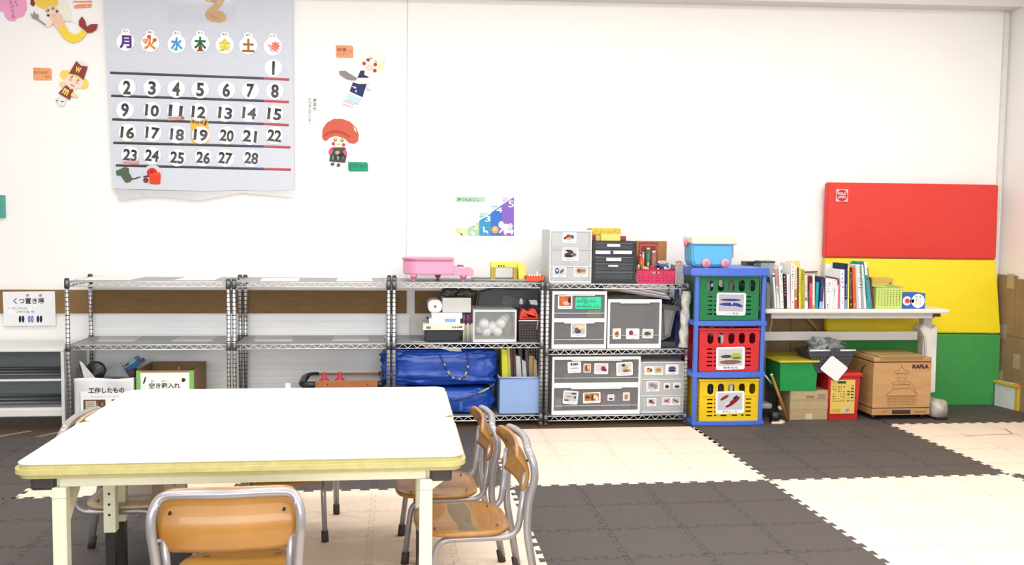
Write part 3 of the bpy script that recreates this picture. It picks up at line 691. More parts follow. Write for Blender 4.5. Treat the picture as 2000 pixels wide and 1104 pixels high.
for i, (px, col, nm) in enumerate((((1254, 497, 1258, 530), 'd9dcd8', 'white'), ((1261, 488, 1272, 530), '37684f', 'green'), ((1249, 501, 1256, 530), 'b03a36', 'red'), ((1271, 494, 1282, 530), '9c5b52', 'brick red'), ((1263, 503, 1269, 531), '2f4f86', 'blue'))):
    r = RC(*px, F+.12); b = MB(); xx = (r[0]+r[1])/2; b.cyl((xx, F+.12+.012*(i % 3), Y1+e), (xx, F+.12+.012*(i % 3), r[3]), (r[1]-r[0])/2, plastic(col), n=12); b.cyl((xx, F+.12+.012*(i % 3), r[3]), (xx, F+.12+.012*(i % 3), r[3]+.012), (r[1]-r[0])/2*.6, plastic('e8e8e6'), n=12)
    b.build('glue_bottle', label='%s craft bottle standing behind the pink basket' % nm, cat='bottle', group='craft bottles')
r = RC(1247, 501, 1257, 530, F+.105); b = MB(); b.cyl(((r[0]+r[1])/2, F+.105, Y1+e), ((r[0]+r[1])/2, F+.105, r[3]-.01), .016, plastic('e5552f')); b.cyl(((r[0]+r[1])/2, F+.105, r[3]-.01), ((r[0]+r[1])/2, F+.105, r[3]), .013, plastic('e5552f'), .004); b.build('glue_bottle', label='orange tube bottle standing behind the left end of the pink basket', cat='bottle', group='craft bottles')
def basket(name, label, x0, x1, y0, y1, z0, z1, m, nx, nz, hw, hh, zlo=.12, zhi=.86, rim=True, cat='basket', handle=False, group=None, taper=0):
    t = T(name, label, cat, ((x0+x1)/2, (y0+y1)/2, z0), group)
    h = z1-z0
    def holes(a, c, n):
        H = []
        for i in range(n):
            for j in range(nz):
                cx = a+(c-a)*(i+.9)/(n+.8); cz = z0+h*(zlo+(zhi-zlo)*(j+.5)/nz)
                if handle and j == nz-1 and abs(cx-(a+c)/2) < .14*(c-a): continue
                H.append(rect(cx-hw, cx+hw, cz-hh, cz+hh))
        if handle: H.append(rrect((a+c)/2-.1*(c-a), (a+c)/2+.1*(c-a), z0+h*.72, z0+h*.86, h*.06, 3))
        return H
    b = MB(); ny = max(2, int(nx*(y1-y0)/(x1-x0)))
    plate(b, rect(x0, x1, z0, z1), holes(x0, x1, nx), y0, y0+.003, m); plate(b, rect(x0, x1, z0, z1), holes(x0, x1, nx), y1-.003, y1, m)
    hd = handle; handle = False
    plate(b, rect(y0+.003, y1-.003, z0, z1), holes(y0, y1, ny), x0, x0+.003, m, 'x'); plate(b, rect(y0+.003, y1-.003, z0, z1), holes(y0, y1, ny), x1-.003, x1, m, 'x')
    b.box(x0+.003, x1-.003, y0+.003, y1-.003, z0, z0+.004, m); b.build('basket_body', t)
    if rim:
        b = MB(); b.tube([(x0, y0, z1), (x1, y0, z1), (x1, y1, z1), (x0, y1, z1)], .004, m, 6, True); b.build('rim', t)
    if taper:
        for ch in t.children:
            for v in ch.data.vertices: v.co.x *= 1-taper*(1-max(0, v.co.z)/h)
    return t
pinkm = plastic('d42a5e')
a, c, zb, zt = RC(1243, 527, 1319, 551, F)
basket('pen_basket', 'crimson pink perforated basket of markers on top of the right rack', a, c, F, F+.09, Y1+e, zt, pinkm, 12, 4, .0028, .0028, handle=True, taper=.06)
mk = [('2f5a3c', 'dark green'), ('e9e4d6', 'cream'), ('3a7a52', 'green'), ('e6b23f', 'amber'), ('f1ece8', 'white'), ('e8c23f', 'yellow'), ('c4262c', 'red'), ('d63a36', 'bright red'), ('8d2a2a', 'maroon'), ('2a2627', 'black'), ('38302f', 'charcoal'), ('2f6fc4', 'blue'), ('f3f2f0', 'plain white'), ('3b83d6', 'sky blue'), ('e9ecf0', 'pale grey'), ('5d4a78', 'violet')]
for i, (col, nm) in enumerate(mk):
    x = a+.008+(c-a-.016)*i/15; y = F+.018+.02*(i % 3); zz = zt+.004+.012*((i*7) % 4)/3+ (.012 if i in (5, 9, 11, 13) else 0)
    b = MB(); b.cyl((x, y, Y1+.006), (x+.004*((i % 3)-1), y+.004, zz-.015), .0055, plastic('f0efec'), n=10); b.cyl((x+.004*((i % 3)-1), y+.004, zz-.018), (x+.004*((i % 3)-1), y+.004, zz+.012), .0066, plastic(col), n=10)
    b.build('marker', label='marker with a %s cap standing in the crimson basket' % nm, cat='marker', group='markers in the crimson basket')
b = MB(); P = [(c-.09+.03*math.cos(q), F+.075, zt+.008+.018*math.sin(q)) for q in [math.pi*k/8 for k in range(9)]]; b.tube(P, .006, plastic('2f78cf'), 8); b.build('tape_ring', label='blue ring arching over the crimson basket', cat='tape ring')
a, c, zb, zt = RC(1319, 519, 1336, 551, F+.02); meshm = mat('d9d9d8', .4, .5, .05, 40)
basket('pen_cup', 'silver mesh pen cup at the right end of the right rack top', a, c, F+.02, F+.02+(c-a), Y1+e, zt, mat('d4d3d2', .4, .3, .04, alpha=.85), 6, 12, .0022, .0022, .04, .96, cat='pen cup')
for i, (col, nm, hh) in enumerate((('d9a24f', 'ochre', .02), ('e7b9a2', 'peach', .026), ('d98cb0', 'pink', .022), ('f0e2cf', 'ivory', .018))):
    x = a+.010+(c-a-.02)*i/3; b = MB(); b.cyl((x, F+.045, Y1+.006), (x+.003, F+.04, zt+hh), .0045, plastic(col), n=8); b.ball((x+.003, F+.04, zt+hh), (.008, .006, .008), plastic(col), 8, 6); b.build('craft_stick', label='%s topped stick in the mesh pen cup' % nm, cat='craft stick', group='sticks in the mesh pen cup')
# magazines, cloth bag, wrap on rack 4 middle shelf
a, c, zb, zt = RC(1187, 585, 1292, 679, F)
zt += e
for i, (col, nm, dz, th) in enumerate((('8f8c8c', 'grey', 0, .012), ('cfcbc9', 'pale', .013, .009), ('a39a9c', 'mauve grey', .023, .010), ('dedbd8', 'whitish', .034, .009))):
    b = MB(); b.X = Matrix.Translation((a-.03+.01*i, F+.02, zt+.062+dz)) @ Matrix.Rotation(.155+.012*i, 4, 'Y')
    b.box(0, .43-.02*i, 0, .2, 0, th, paper(col)); b.box(0, .43-.02*i, -.0006, 0, .001, th*.35, paper('b08f90' if i % 2 else '6e6a70'))
    b.build('magazine', label='%s covered magazine in the sloping pile over the deep drawer box, %s layer' % (nm, ('lowest', 'second', 'third', 'top')[i]), cat='magazine', group='sloping pile of magazines')
def blob(b, cx, cy, z0, rx, ry, h, m, seed=0, ex=.45, wr=.08, fr=6, nu=40, nv=24, zfn=None):
    def sg(v, p): return math.copysign(abs(v)**p, v)
    def f(u, v):
        A = 2*math.pi*u; B = math.pi*(v-.5)
        cb, sb = sg(math.cos(B), ex), sg(math.sin(B), ex)
        x = cb*sg(math.cos(A), ex); y = cb*sg(math.sin(A), ex); z = sb
        n = NZ.noise(Vector((x*fr*.5+seed, y*fr*.5, z*fr*.5)))+.5*NZ.noise(Vector((x*fr+seed, y*fr+3, z*fr)))
        k = 1+wr*n
        X = cx+rx*x*k; Y = cy+ry*y*k; Z = z0+h*.5+h*.5*z*(k if z > -.9 else 1)
        if zfn: Z = z0+(Z-z0)*zfn((X-cx)/rx)
        return (X, Y, max(z0, Z))
    b.grid(f, nu, nv, m, True)
a, c, zb, zt = RC(1293, 594, 1322, 660, F+.1)
t = T('cloth_bag', 'grey cloth tote bag slumped beside the deep drawer box', 'bag', ((a+c)/2, F+.2, Y2))
b = MB(); gm = mat('9b9a99', .85, var=.08, sc=14)
b.prism([(a, Y2+.03), (a+.06, Y2+.06), (c-.005, zt-.06), (c+.02, zt-.015), (a-.01, zt)], F+.1, F+.2, gm, 'y', .02, 3); b.build('bag_body', t)
b = MB(); b.prism([(a-.008, zt-.03), (c+.018, zt-.045), (c+.02, zt-.015), (a-.01, zt+.002)], F+.095, F+.205, mat('6d6b6a', .85)); b.build('hem', t)
for dy in (.115, .185):
    b = MB(); b.tube([(c-.02, F+dy, zt-.02), (c+.012, F+dy, zt+.025), (c+.035, F+dy, zt+.055), (c+.03, F+dy+.01, zt+.03), (c+.005, F+dy+.01, zt-.02)], .004, mat('a5a4a3', .8), 6); b.build('handle', t)
b = MB(); blob(b, 3*RP+RW-.09, .27, Y2+e, .07, .10, .30, mat('272c4c', .9, var=.1), 3, .6, .1); b.build('dark_cloth', label='navy cloth bundle stuffed behind the grey tote bag', cat='cloth')
b = MB(); b.box(3*RP+RW-.2, 3*RP+RW-.06, .05, .12, Y2+e, Y2+.035, mat('3b3c3d', .6), .008); b.build('dark_case', label='flat dark case under the grey tote bag', cat='case')
b = MB()
def wrapf(u, v):
    A = 2*math.pi*u; z = .475+.345*v
    r = .027+.005*NZ.noise(Vector((math.cos(A)*2.2, math.sin(A)*2.2, z*26)))+.006*math.sin(z*60+A*2)*.6
    return (3*RP+RW-.022-.012*(1-v)+r*math.cos(A), -.0+r*math.sin(A), z)
b.grid(wrapf, 22, 60, mat('d6d5cd', .25, var=.15, sc=60, bump=.4), True)
b.build('plastic_wrap', label='crumpled plastic wrap wound around the right post of the right rack', cat='plastic wrap')
# ------------------------------------------------------------------ rack 3: top
a, c, zb, zt = RC(786, 505, 925, 550, .10)
pk = plastic('f0a0c2', .3); pk2 = plastic('e889b2', .3)
t = T('toy_piano', 'pink toy grand piano on top of the third rack', 'toy piano', ((a+c)/2, .19, Z1))
A_, C_, B_, D_ = RC(787, 509, 886, 537, .08)
def plan(x0, x1, y0, y1, n=10):
    r = (y1-y0)*.42
    return [(x1, y0), (x1, y1)]+[(x0+r+r*math.cos(math.radians(90+90*k/n)), y1-r+r*math.sin(math.radians(90+90*k/n))) for k in range(n+1)]+[(x0+r+r*math.cos(math.radians(180+90*k/n)), y0+r+r*math.sin(math.radians(180+90*k/n))) for k in range(n+1)]
b = MB(); b.prism(plan(A_, C_, .08, .30), B_, D_, pk, 'z', .006); b.build('piano_body', t)
b = MB(); b.prism(plan(A_-.008, C_+.006, .07, .31), D_+.0003, D_+.014, pk2, 'z', .005); b.build('lid', t)
K0, K1, KB, KT = RC(886, 524, 925, 538, .08)
b = MB(); b.prism([(C_, KB), (K1-.01, KB-.004), (K1, KB+.006), (K1, KT-.01), (K1-.012, KT), (C_+.03, KT+.004), (C_, KT+.016)], .08, .30, pk, 'y', .003); b.build('keyboard_case', t)
b = MB(); b.box(C_+.032, K1-.028, .10, .28, KT+.003, KT+.007, plastic('f7f0f3'))
for i in range(9): b.box(C_+.034, C_+.065, .112+i*.019, .12+i*.019, KT+.007, KT+.011, plastic('7b3a5e'))
b.build('keys', t)
for px, y in ((808, .10), (905, .10), (855, .27)):
    x = at(px, 545, Y=y).x; b = MB(); b.lathe([(.020, B_+.001-Z1-e), (.019, .02), (.013, .018), (.010, .004), (.012, 0)][::-1], (x, y, Z1+e), pk2, 16); b.build('leg', t)
a, c, zb, zt = RC(922, 540, 1012, 550, .03)
t = T('clear_tray', 'flat clear grey plastic tray beside the toy piano', 'tray', ((a+c)/2, .12, Z1))
b = MB(); gm = mat('a9adab', .15, var=.08, alpha=.6); b.box(a+.01, c+.05, .03, .24, Z1+e, Z1+.003, gm); b.build('base', t)
b = MB(); b.tube([(a+.012, .03, Z1+.012), (c+.05, .03, Z1+.012), (c+.05, .24, Z1+.012), (a+.012, .24, Z1+.012)], .006, mat('b9bcbb', .15, alpha=.7), 8, True); b.build('rim', t)
ym = plastic('efe25c')
t = T('toy_bridge', 'yellow arched toy bridge block on the third rack', 'toy', (at(992, 545, Y=.1).x, .12, Z1))
A_, C_, B_, D_ = RC(958, 512, 1027, 547, .1)
zz = Z1+.0031
b = MB(); b.box(A_, C_-.03, .1, .16, at(990, 524, Y=.1).z, D_, ym, .006)
b.build('span', t)
b = MB(); b.prism([(at(1010, 520, Y=.09).x, D_-.004), (C_-.012, D_-.006), (C_, D_-.03), (C_, zz), (at(1013, 546, Y=.09).x, zz), (at(1012, 530, Y=.09).x, at(1012, 528, Y=.09).z)], .085, .165, ym, 'y', .004); b.build('end_wall', t)
for px0, px1 in ((959, 968), (1003, 1011)):
    r = RC(px0, 523, px1, 542, .1); b = MB(); b.box(r[0], r[1], .104, .156, zz, r[3], plastic('bfa12f'), .002); b.build('pillar', t, label='mustard coloured pillar')
b = MB()
for px in (974, 979, 984): q = at(px, 519.5, Y=.1); b.cyl((q.x, .0995, q.z), (q.x, .0985, q.z), .005, BLACK, n=10)
b.build('holes', t)
A_, C_, B_, D_ = RC(1026, 538, 1064, 550, .05)
t = T('toy_tray', 'small orange-red tray of white pieces at the right end of the third rack', 'tray', ((A_+C_)/2, .08, Z1))
b = MB(); om = plastic('ef4e22')
for q in ((A_, C_, .05, .053), (A_, C_, .117, .12)): b.box(*q, Z1+e, D_-.004, om)
b.box(A_, A_+.003, .05, .12, Z1+e, D_-.004, om); b.box(C_-.003, C_, .05, .12, Z1+e, D_-.004, om); b.box(A_, C_, .05, .12, Z1+e, Z1+.003, om); b.build('tray_body', t)
for i in range(5):
    x = A_+.022+i*.016; b = MB(); b.box(x, x+.011, .07, .09, Z1+.0035, D_+.004+(.018 if i == 3 else 0), plastic('f6f3ee'), .001); b.build('toy_piece', label='white toy piece in the orange-red tray, %s' % ('leftmost', 'second from left', 'middle one', 'tall one', 'rightmost')[i], cat='toy piece', group='white pieces in the orange-red tray')
# ------------------------------------------------------------------ rack 3: middle shelf
Y = .06
pbox((830, 645, 898, 665), Y, .22, '1f2024', 'black_box', 'black box at the bottom of the pile on the third rack', 'box', Z2+e, .006)
zz = at(865, 645, Y=Y).z+e
a, c, _, zt = RC(826, 633, 907, 645, Y-.01)
t = T('game_box', 'cream game box with small prints lying on the black box', 'box', ((a+c)/2, .15, zz)); b = MB(); b.box(a, c, Y-.01, Y+.2, zz, zt, paper('e6e5d2'), .002); b.build('box_body', t)
b = MB(); y = Y-.0105; h = zt-zz; w = c-a; b.box(a+.08*w, a+.19*w, y-.0004, y, zz+.25*h, zz+.6*h, ink('6a6a66'))
for q in (.72, .78, .84): b.prism(ell(a+q*w, zz+.45*h, .006, .006, 8), y-.0004, y, ink('77756a'))
b.prism(ell(a+.91*w, zz+.5*h, .011, .006, 10), y-.0004, y, ink('55554f')); b.build('print', t)
zz = zt+e
a, c, _, zt = RC(838, 622.5, 899, 632.5, Y); b = MB(); b.box(a, c, Y, Y+.18, zz, zt, paper('eef1f5'), .001); b.box(a+.5*(c-a), a+.85*(c-a), Y-.0005, Y, zz+.3*(zt-zz), zt-.002, paper('8fb0e0')); b.build('white_book', label='white book with pale blue print in the pile', cat='book')
zz = zt+e
a, c, _, zt = RC(843, 611, 903, 622, Y); b = MB(); b.box(a, c, Y, Y+.2, zz, zt, paper('f3f3f4'), .001); b.build('white_box', label='flat white box in the pile, right below the paper roll', cat='box')
b = MB(); b.box(a-.03, a-.004, Y+.02, Y+.1, zz-.006, zz-.001, plastic('232323')); b.build('remote_control', label='black slim handle jutting out left of the flat white box', cat='handle')
zz = zt+e
q = at(850, 598, Y=Y-.01); R_ = .040
t = T('paper_roll', 'white paper towel roll lying on the pile, end facing front', 'paper roll', (q.x, Y+.08, zz))
b = MB(); P = [(q.x+R_*1.05*math.copysign(abs(math.cos(k))**.75, math.cos(k)), zz+R_*.95+R_*.95*math.copysign(abs(math.sin(k))**.75, math.sin(k))) for k in [2*math.pi*i/28 for i in range(28)]]
b.prism(P, Y-.01, Y+.19, paper('f3f2f1'), 'y', .006); b.build('roll', t); b = MB(); b.cyl((q.x, Y-.011, zz+R_*.95), (q.x, Y+.0, zz+R_*.95), .009, mat('8b8988', .7)); b.build('core', t, label='grey core')
a, c, _, zt = RC(864, 582.5, 920, 609.5, Y-.005); b = MB(); b.box(a, c, Y-.005, Y+.18, zz, zt, mat('d5d4d0', .6, var=.06, sc=8, stretch=(1, 1, 12)), .004); b.build('grey_carton', label='light grey carton beside the paper roll', cat='carton')
zz = zt+e
t = T('dark_plastic_bag', 'crumpled smoky plastic bag on the light grey carton', 'bag', ((a+c)/2, Y+.1, zz)); b = MB(); bm2 = mat('58544f', .3, var=.2, sc=18, alpha=.85)
blob(b, (a+c)/2-.035, Y+.1, zz, .055, .08, Z1-zz-.045, bm2, 5, .8, .3, 5); blob(b, (a+c)/2+.055, Y+.1, zz, .065, .08, Z1-zz-.05, bm2, 9, .8, .3, 5); b.build('bag_film', t)
pens = [('3f6ea8', 'blue'), ('b52a32', 'red'), ('c2343c', 'bright red'), ('2f7f9f', 'teal'), ('8d2530', 'dark red')]
for i, (col, nm) in enumerate(pens):
    q = at(906+i*4, 645, Y=.07+.012*(i % 2)); zt_ = at(906, 615+3*(i % 2), Y=.07).z
    t = T('felt_pen', 'felt pen with %s cap leaning beside the clear drawer of white balls' % nm, 'pen', (q.x, .07+.012*(i % 2), Z2), 'felt pens beside the clear drawer')
    y = .07+.012*(i % 2)
    b = MB(); b.cyl((q.x, y, Z2+e), (q.x, y, zt_-.05), .0055, plastic('e6e3cf'), n=10); b.build('barrel', t)
    b = MB(); b.cyl((q.x, y, zt_-.05), (q.x, y, zt_), .0062, plastic(col), n=10); b.build('cap', t)
A_, C_, _, D_ = RC(924, 606, 1009, 667, .02)
t, d = drawers('frosted clear drawer full of white balls on the third rack', A_, C_, .02, .32, Z2+e, D_, [(Z2+.018, D_-.012)], 'thin')
for i, (px, py, r, dy) in enumerate(((945, 633, .035, 0), (962, 640, .04, .02), (978, 632, .034, 0), (985, 625, .03, .03), (950, 650, .032, .01), (972, 648, .030, .0), (938, 644, .03, .03), (990, 622, .026, .05))):
    q = at(px, py, Y=.08); b = MB(); b.ball((q.x, .075+dy, max(q.z, Z2+.024+r)), r, plastic('f7f7f7'), 16, 10); b.build('white_ball', label='white ball in the frosted drawer, %s' % ('upper left', 'largest, left of centre', 'at the centre', 'upper right', 'lower left', 'lower middle', 'far left edge', 'smallest, top right')[i], cat='ball', group='white balls in the frosted drawer')
b = MB(); blob(b, A_+.21, .16, Z2+.0245, .05, .05, .1, mat('a68d80', .7), 4, .6, .1); b.build('brown_cloth', label='brownish cloth at the right inside the drawer of white balls', cat='cloth')
t = T('dark_folder_bag', 'dark blue-grey plastic bag standing behind the drawer of white balls', 'bag', (at(985, 600, Y=.34).x, .35, Z2))
a, c, _, zt = RC(925, 562, 1050, 640, .335); b = MB(); b.prism([(a-.02, Z2+e), (c+.01, Z2+e), (c+.015, zt-.01), (a+.13, zt+.005), (a+.03, zt-.02)], .335, .375, mat('4c5157', .35, var=.25, sc=9), 'y', .012, 3); b.build('bag_body', t)
b = MB(); b.prism(PX(((983, 577), (1028, 587), (1018, 602), (980, 595)), .334), .332, .3345, mat('6e7278', .4)); b.build('patch', t)
dkm = mat('3a2a30', .45, var=.06)
a, c, _, zt = RC(1013, 628, 1054, 663, .03)
basket('utility_basket', 'dark maroon perforated basket with a red cloth on the third rack', a, c, .03, .16, Z2+e, zt, dkm, 7, 6, .0035, .0035, taper=.08)
b = MB(); b.tube([(a-.002, .025, zt+.005), (c+.002, .025, zt+.005)], .004, plastic('efe9e6'), 6); b.tube([(c-.012, .022, zt+.003), (c-.016, .022, zt-.02), (c-.019, .022, zt-.05)], .0025, plastic('d8d4d2'), 6); b.build('cord', label='white cord lying over the maroon basket front', cat='cord')
b = MB(); b.prism([(a+.008, zt+.010), (a+.018, zt+.055), (a+.03, zt+.075), (a+.06, zt+.055), (a+.085, zt+.075), (a+.105, zt+.07), (c-.006, zt+.03), (c-.004, zt+.010)], .04, .14, mat('ef4a3c', .6, var=.1, sc=20), 'y', .02, 3); b.build('red_cloth', label='bright red cloth bag in the maroon basket', cat='cloth')
for px, cap_, nm in ((1019, (1014, 585, 1023, 596), 'upright white nozzle'), (1043, (1034, 587, 1052, 597), 'white trigger nozzle')):
    q = at(px, 600, Y=.12); r = RC(*cap_, .12)
    t = T('spray_bottle', 'dark violet spray bottle with %s in the maroon basket' % nm, 'bottle', (q.x, .15, Z2))
    b = MB(); b.lathe([(.017, 0), (.018, .01), (.018, .12), (.010, r[2]-Z2-.012), (.010, r[2]-Z2)], (q.x, .148, Z2+.006), plastic('2b2150'), 14); b.build('bottle', t)
    b = MB()
    if px < 1030: b.lathe([(.013, 0), (.012, .02), (.008, .03), (.008, r[3]-r[2])], (q.x, .148, r[2]+.003), plastic('ecebea'), 12)
    else: b.prism([(r[0], r[3]), (r[1]-.01, r[3]), (r[1], r[2]+.006), (r[1]-.01, r[2]), (r[0]+.012, r[2]+.004)], .138, .158, plastic('ecebea'), 'y', .003)
    b.build('nozzle', t)
# ------------------------------------------------------------------ rack 3: bottom
blu = mat('1d4fb8', .3, var=.14, sc=13, k=.85, bump=.9, stretch=(1, 1, 2)); blud = mat('173f94', .4, var=.1)
xa = at(748, 720, Y=.18).x; xb = at(970, 720, Y=.1).x
t = T('blue_carrier_bag', 'big bulging blue woven plastic carrier bag, upper of the two on the third rack', 'bag', ((xa+xb)/2, .2, Z3))
zl = at(870, 756, Y=.05).z; zu = at(870, 678, Y=.08).z
b = MB(); blob(b, (xa+xb)/2, .205, zl, (xb-xa)/2, .165, zu-zl-.008, blu, 2, .42, .10, 8, 90, 56); b.build('bag_body', t)
def strap(b, pts, Y, w=.013):
    P = [at(x, y, Y=Y+(k[0] if k else 0)) for x, y, *k in pts]
    for p, q in zip(P[:-1], P[1:]): pass
    b.tube(P, .006, blud, 6)
    return P
b = MB(); P = strap(b, [(858, 692), (866, 707), (873, 722), (880, 736), (893, 742), (906, 738), (913, 722), (915, 706), (913, 690)], .03)
b.build('strap', t)
b = MB(); yl = mat('b9b25a', .5)
for i in (1, 2, 3, 4, 5, 6):
    p, q = P[i], P[i+1]; m_ = p.lerp(q, .2); n_ = p.lerp(q, .75 if i in (2, 5) else .5); b.tube([m_-Vector((0, .001, 0)), n_-Vector((0, .001, 0))], .0063, yl, 6)
b.build('strap_pattern', t, label='yellow lettering patches on the strap')
b = MB(); blob(b, (xa+xb)/2+.05, .2, Z3+e, (xb-xa)/2-.07, .17, zl-Z3-.008, blu, 12, .42, .09, 8, 80, 40)
t2 = T('blue_carrier_bag', 'flattened blue woven plastic carrier bag, lower of the two on the third rack', 'bag', ((xa+xb)/2, .2, Z3)); b.build('bag_body', t2)
b = MB(); P = strap(b, [(868, 784), (890, 781), (915, 776), (935, 768), (955, 758), (966, 750)], .02); b.build('strap', t2)
b = MB(); b.tube([P[3]-Vector((0, .001, 0)), P[4]-Vector((0, .001, 0))], .0064, yl, 6); b.build('strap_pattern', t2, label='yellow lettering patch on the strap')
b = MB(); r = RC(896, 785, 904, 802, .022); b.box(r[0], r[1], .014, .03, r[2], r[3], plastic('2f63b8'), .003); b.build('buckle', t2)
b = MB(); b.prism(PX(((803, 672), (832, 677), (870, 683), (896, 692), (902, 686), (899, 681), (860, 676), (835, 671)), .06), .06, .24, paper('d9d6cf'), 'y'); b.build('newspaper', label='folded newspaper lying on top of the upper blue bag', cat='newspaper')
b = MB(); b.prism(PX(((806, 671), (836, 675), (834, 668), (808, 667)), .05), .05, .058, paper('d3ab78')); b.build('printed_paper', label='scrap of tan printed paper on top of the upper blue bag', cat='paper')
A_, C_, _, D_ = RC(974, 738, 1055, 810, .02)
t = T('storage_bin', 'powder blue plastic bin of files on the bottom of the third rack', 'bin', ((A_+C_)/2, .15, Z3))
bm3 = plastic('93b3e6'); b = MB()
for q in ((A_+.006, C_-.006, .02, .024), (A_+.006, C_-.006, .316, .32)): b.box(*q, Z3+e, D_, bm3)
b.box(A_+.006, A_+.01, .024, .316, Z3+e, D_, bm3); b.box(C_-.01, C_-.006, .024, .316, Z3+e, D_, bm3); b.box(A_+.006, C_-.006, .02, .32, Z3+e, Z3+.005, bm3); b.build('bin_body', t)
b = MB(); b.tube([(A_+.004, .018, D_), (C_-.004, .018, D_), (C_-.004, .322, D_), (A_+.004, .322, D_)], .0065, plastic('a4c0ee'), 8, True); b.build('rim', t)
fl = [('cfd22e', 'lime yellow', 980, 990, 684), ('c8bd62', 'khaki', 990, 996, 680), ('7b4a3c', 'brown', 997, 1003, 680), ('3c2c2c', 'dark brown', 1003, 1007, 682), ('d5d5d8', 'clear', 1007, 1017, 697), ('2c2c30', 'black', 1013, 1020, 682), ('b8b9bd', 'grey', 1020, 1027, 706), ('3b3b3f', 'charcoal', 1026, 1032, 685), ('c59f6d', 'kraft brown', 1034, 1046, 697), ('a9947a', 'tan', 1044, 1050, 704)]
for i, (col, nm, p0, p1, py) in enumerate(fl):
    y = .05+.02*(i % 3); top = at(p0, py, Y=y).z; xA = at(p0, 740, Y=y).x; xB = at(p1, 740, Y=y).x
    b = MB(); b.prism([(xA+.02, Z3+.007), (xB+.02, Z3+.007), (xB+.006, D_), (xB-.004, top), (xA-.004, top+.008), (xA+.004, D_)] if xB+.02 < C_-.012 else [(xA-.012, Z3+.007), (xB-.012, Z3+.007), (xB, D_), (xB-.008, top), (xA-.004, top+.008), (xA-.006, D_)], y, y+.17, mat(col, .4, var=.12, sc=12)); b.build('document_file', label='%s document file standing in the powder blue bin' % nm, cat='file', group='files in the powder blue bin')
# ------------------------------------------------------------------ rack 2: peg game, cup
A_, C_, _, D_ = RC(588, 746, 747, 760, .03)
zz = Z3+e
t = T('tabletop_game', 'long tabletop game with orange rails, black corners and two red pegs', 'toy', ((A_+C_)/2, .17, Z3))
zt = at(690, 744, Y=.03).z; rail = mat('b5713f', .5, var=.08, sc=8); pl_ = plastic('26272a')
xL = at(615, 750, Y=.03).x; xR = at(738, 750, Y=.03).x
b = MB(); b.box(A_+.03, C_-.015, .05, .30, zt-.03, zt-.010, plastic('dcdcde')); b.build('playing_field', t)
for y, h_ in ((.03, .05), (.30, .024)):
    b = MB(); b.box(xL, xR, y, y+.02, zt-h_, zt, rail, .002)
    if y < .1:
        for px in (640, 718): q = at(px, 753, Y=.03); b.cyl((q.x, y-.001, zt-.022), (q.x, y, zt-.022), .004, BLACK, n=8)
    b.build('rail', t)
for s_ in (0, 1):
    b = MB(); P = [(xL, .04, zt-.024), (A_+.03, .04, zt-.024), (A_, .075, zt-.024), (A_, .265, zt-.018), (A_+.03, .311, zt-.013), (xL, .311, zt-.013)] if s_ == 0 else [(xR, .04, zt-.024), (C_-.012, .04, zt-.024), (C_, .075, zt-.024), (C_, .265, zt-.018), (C_-.012, .311, zt-.013), (xR, .311, zt-.013)]
    b.tube(fillet(P, .03, 4), .021 if s_ == 0 else .021, pl_, 8); b.build('end_frame', t)
    for y in (.06, .29):
        x = A_+.03 if s_ == 0 else C_-.03; b = MB(); b.box(x-.013, x+.013, y-.013, y+.013, zz, zt-.03, pl_, .003); b.build('leg', t)
for px in (633, 663):
    q = at(px, 744, Y=.07); b = MB(); b.lathe([(.030, 0), (.030, .008), (.020, .016), (.012, .022), (.012, .046), (.008, .052), (0, .053)], (q.x, .085, zt-.0095), plastic('cf2f3f'), 18); b.build('striker', label='red striker peg on the tabletop game, %s one' % ('left' if px == 633 else 'right'), cat='striker', group='red strikers')
q = at(562, 755, Y=.06); b = MB(); b.lathe([(.016, 0), (.019, at(562, 749, Y=.06).z-Z3), (.016, at(562, 749, Y=.06).z-Z3), (.014, .01), (0, .01)], (q.x, .06, Z3+e), plastic('e9eef0')); b.build('plastic_cup', label='small white plastic cup left of the tabletop game', cat='cup')
# ------------------------------------------------------------------ rack 1: craft bag and empty-box carton
A_, C_, _, D_ = RC(145, 739, 262, 835, .02)
pb = mat('e4e4e6', .5, var=.05, sc=10)
t = T('craft_bag', 'translucent white plastic bag holder for finished crafts on the far left rack', 'bag', ((A_+C_)/2, .15, Z3))
b = MB(); zz = Z3+e
def side(u, v): return (A_+(C_-A_)*u, .02+.006*math.sin(u*9+v*4)*v, zz+(D_-zz+.004*math.sin(u*7))*v)
b.grid(side, 24, 12, pb, True, .002)
b.box(A_, A_+.002, .03, .28, zz, D_-.01, pb); b.box(C_-.002, C_, .03, .28, zz, D_-.01, pb); b.box(A_, C_, .28, .282, zz, D_-.01, pb); b.box(A_, C_, .028, .282, zz, zz+.002, pb); b.build('bag_body', t)
b = MB(); r = RC(158, 764, 262, 812, .011); b.box(r[0], r[1]-.012, .0085, .0095, r[2], r[3], paper('f6f5f3'))
r = RC(173, 757, 243, 768, .008); b.text('工作したもの', r[0], r[1], r[2], r[3], .0065, BLACK, .025)
r = RC(178, 773.5, 238, 776.5, .008); b.text('もちかえってください', r[0], r[1], r[2], r[3], .0078, ink('8a8886'))
r = RC(163, 781, 206, 807, .008); b.box(r[0], r[1], .0075, .0085, r[2], r[3], paper('6b4a3a')); w, h = r[1]-r[0], r[3]-r[2]
b.box(r[0]+.1*w, r[0]+.58*w, .0068, .0075, r[2]+.1*h, r[3]-.1*h, paper('cfc6b8'))
for i in range(4): b.box(r[0]+.15*w, r[0]+.5*w, .0064, .0068, r[2]+(.35+.13*i)*h, r[2]+(.40+.13*i)*h, paper('7f786c'))
b.prism(ell(r[0]+.32*w, r[2]+.2*h, .006, .006, 8), .0062, .0068, BLACK)
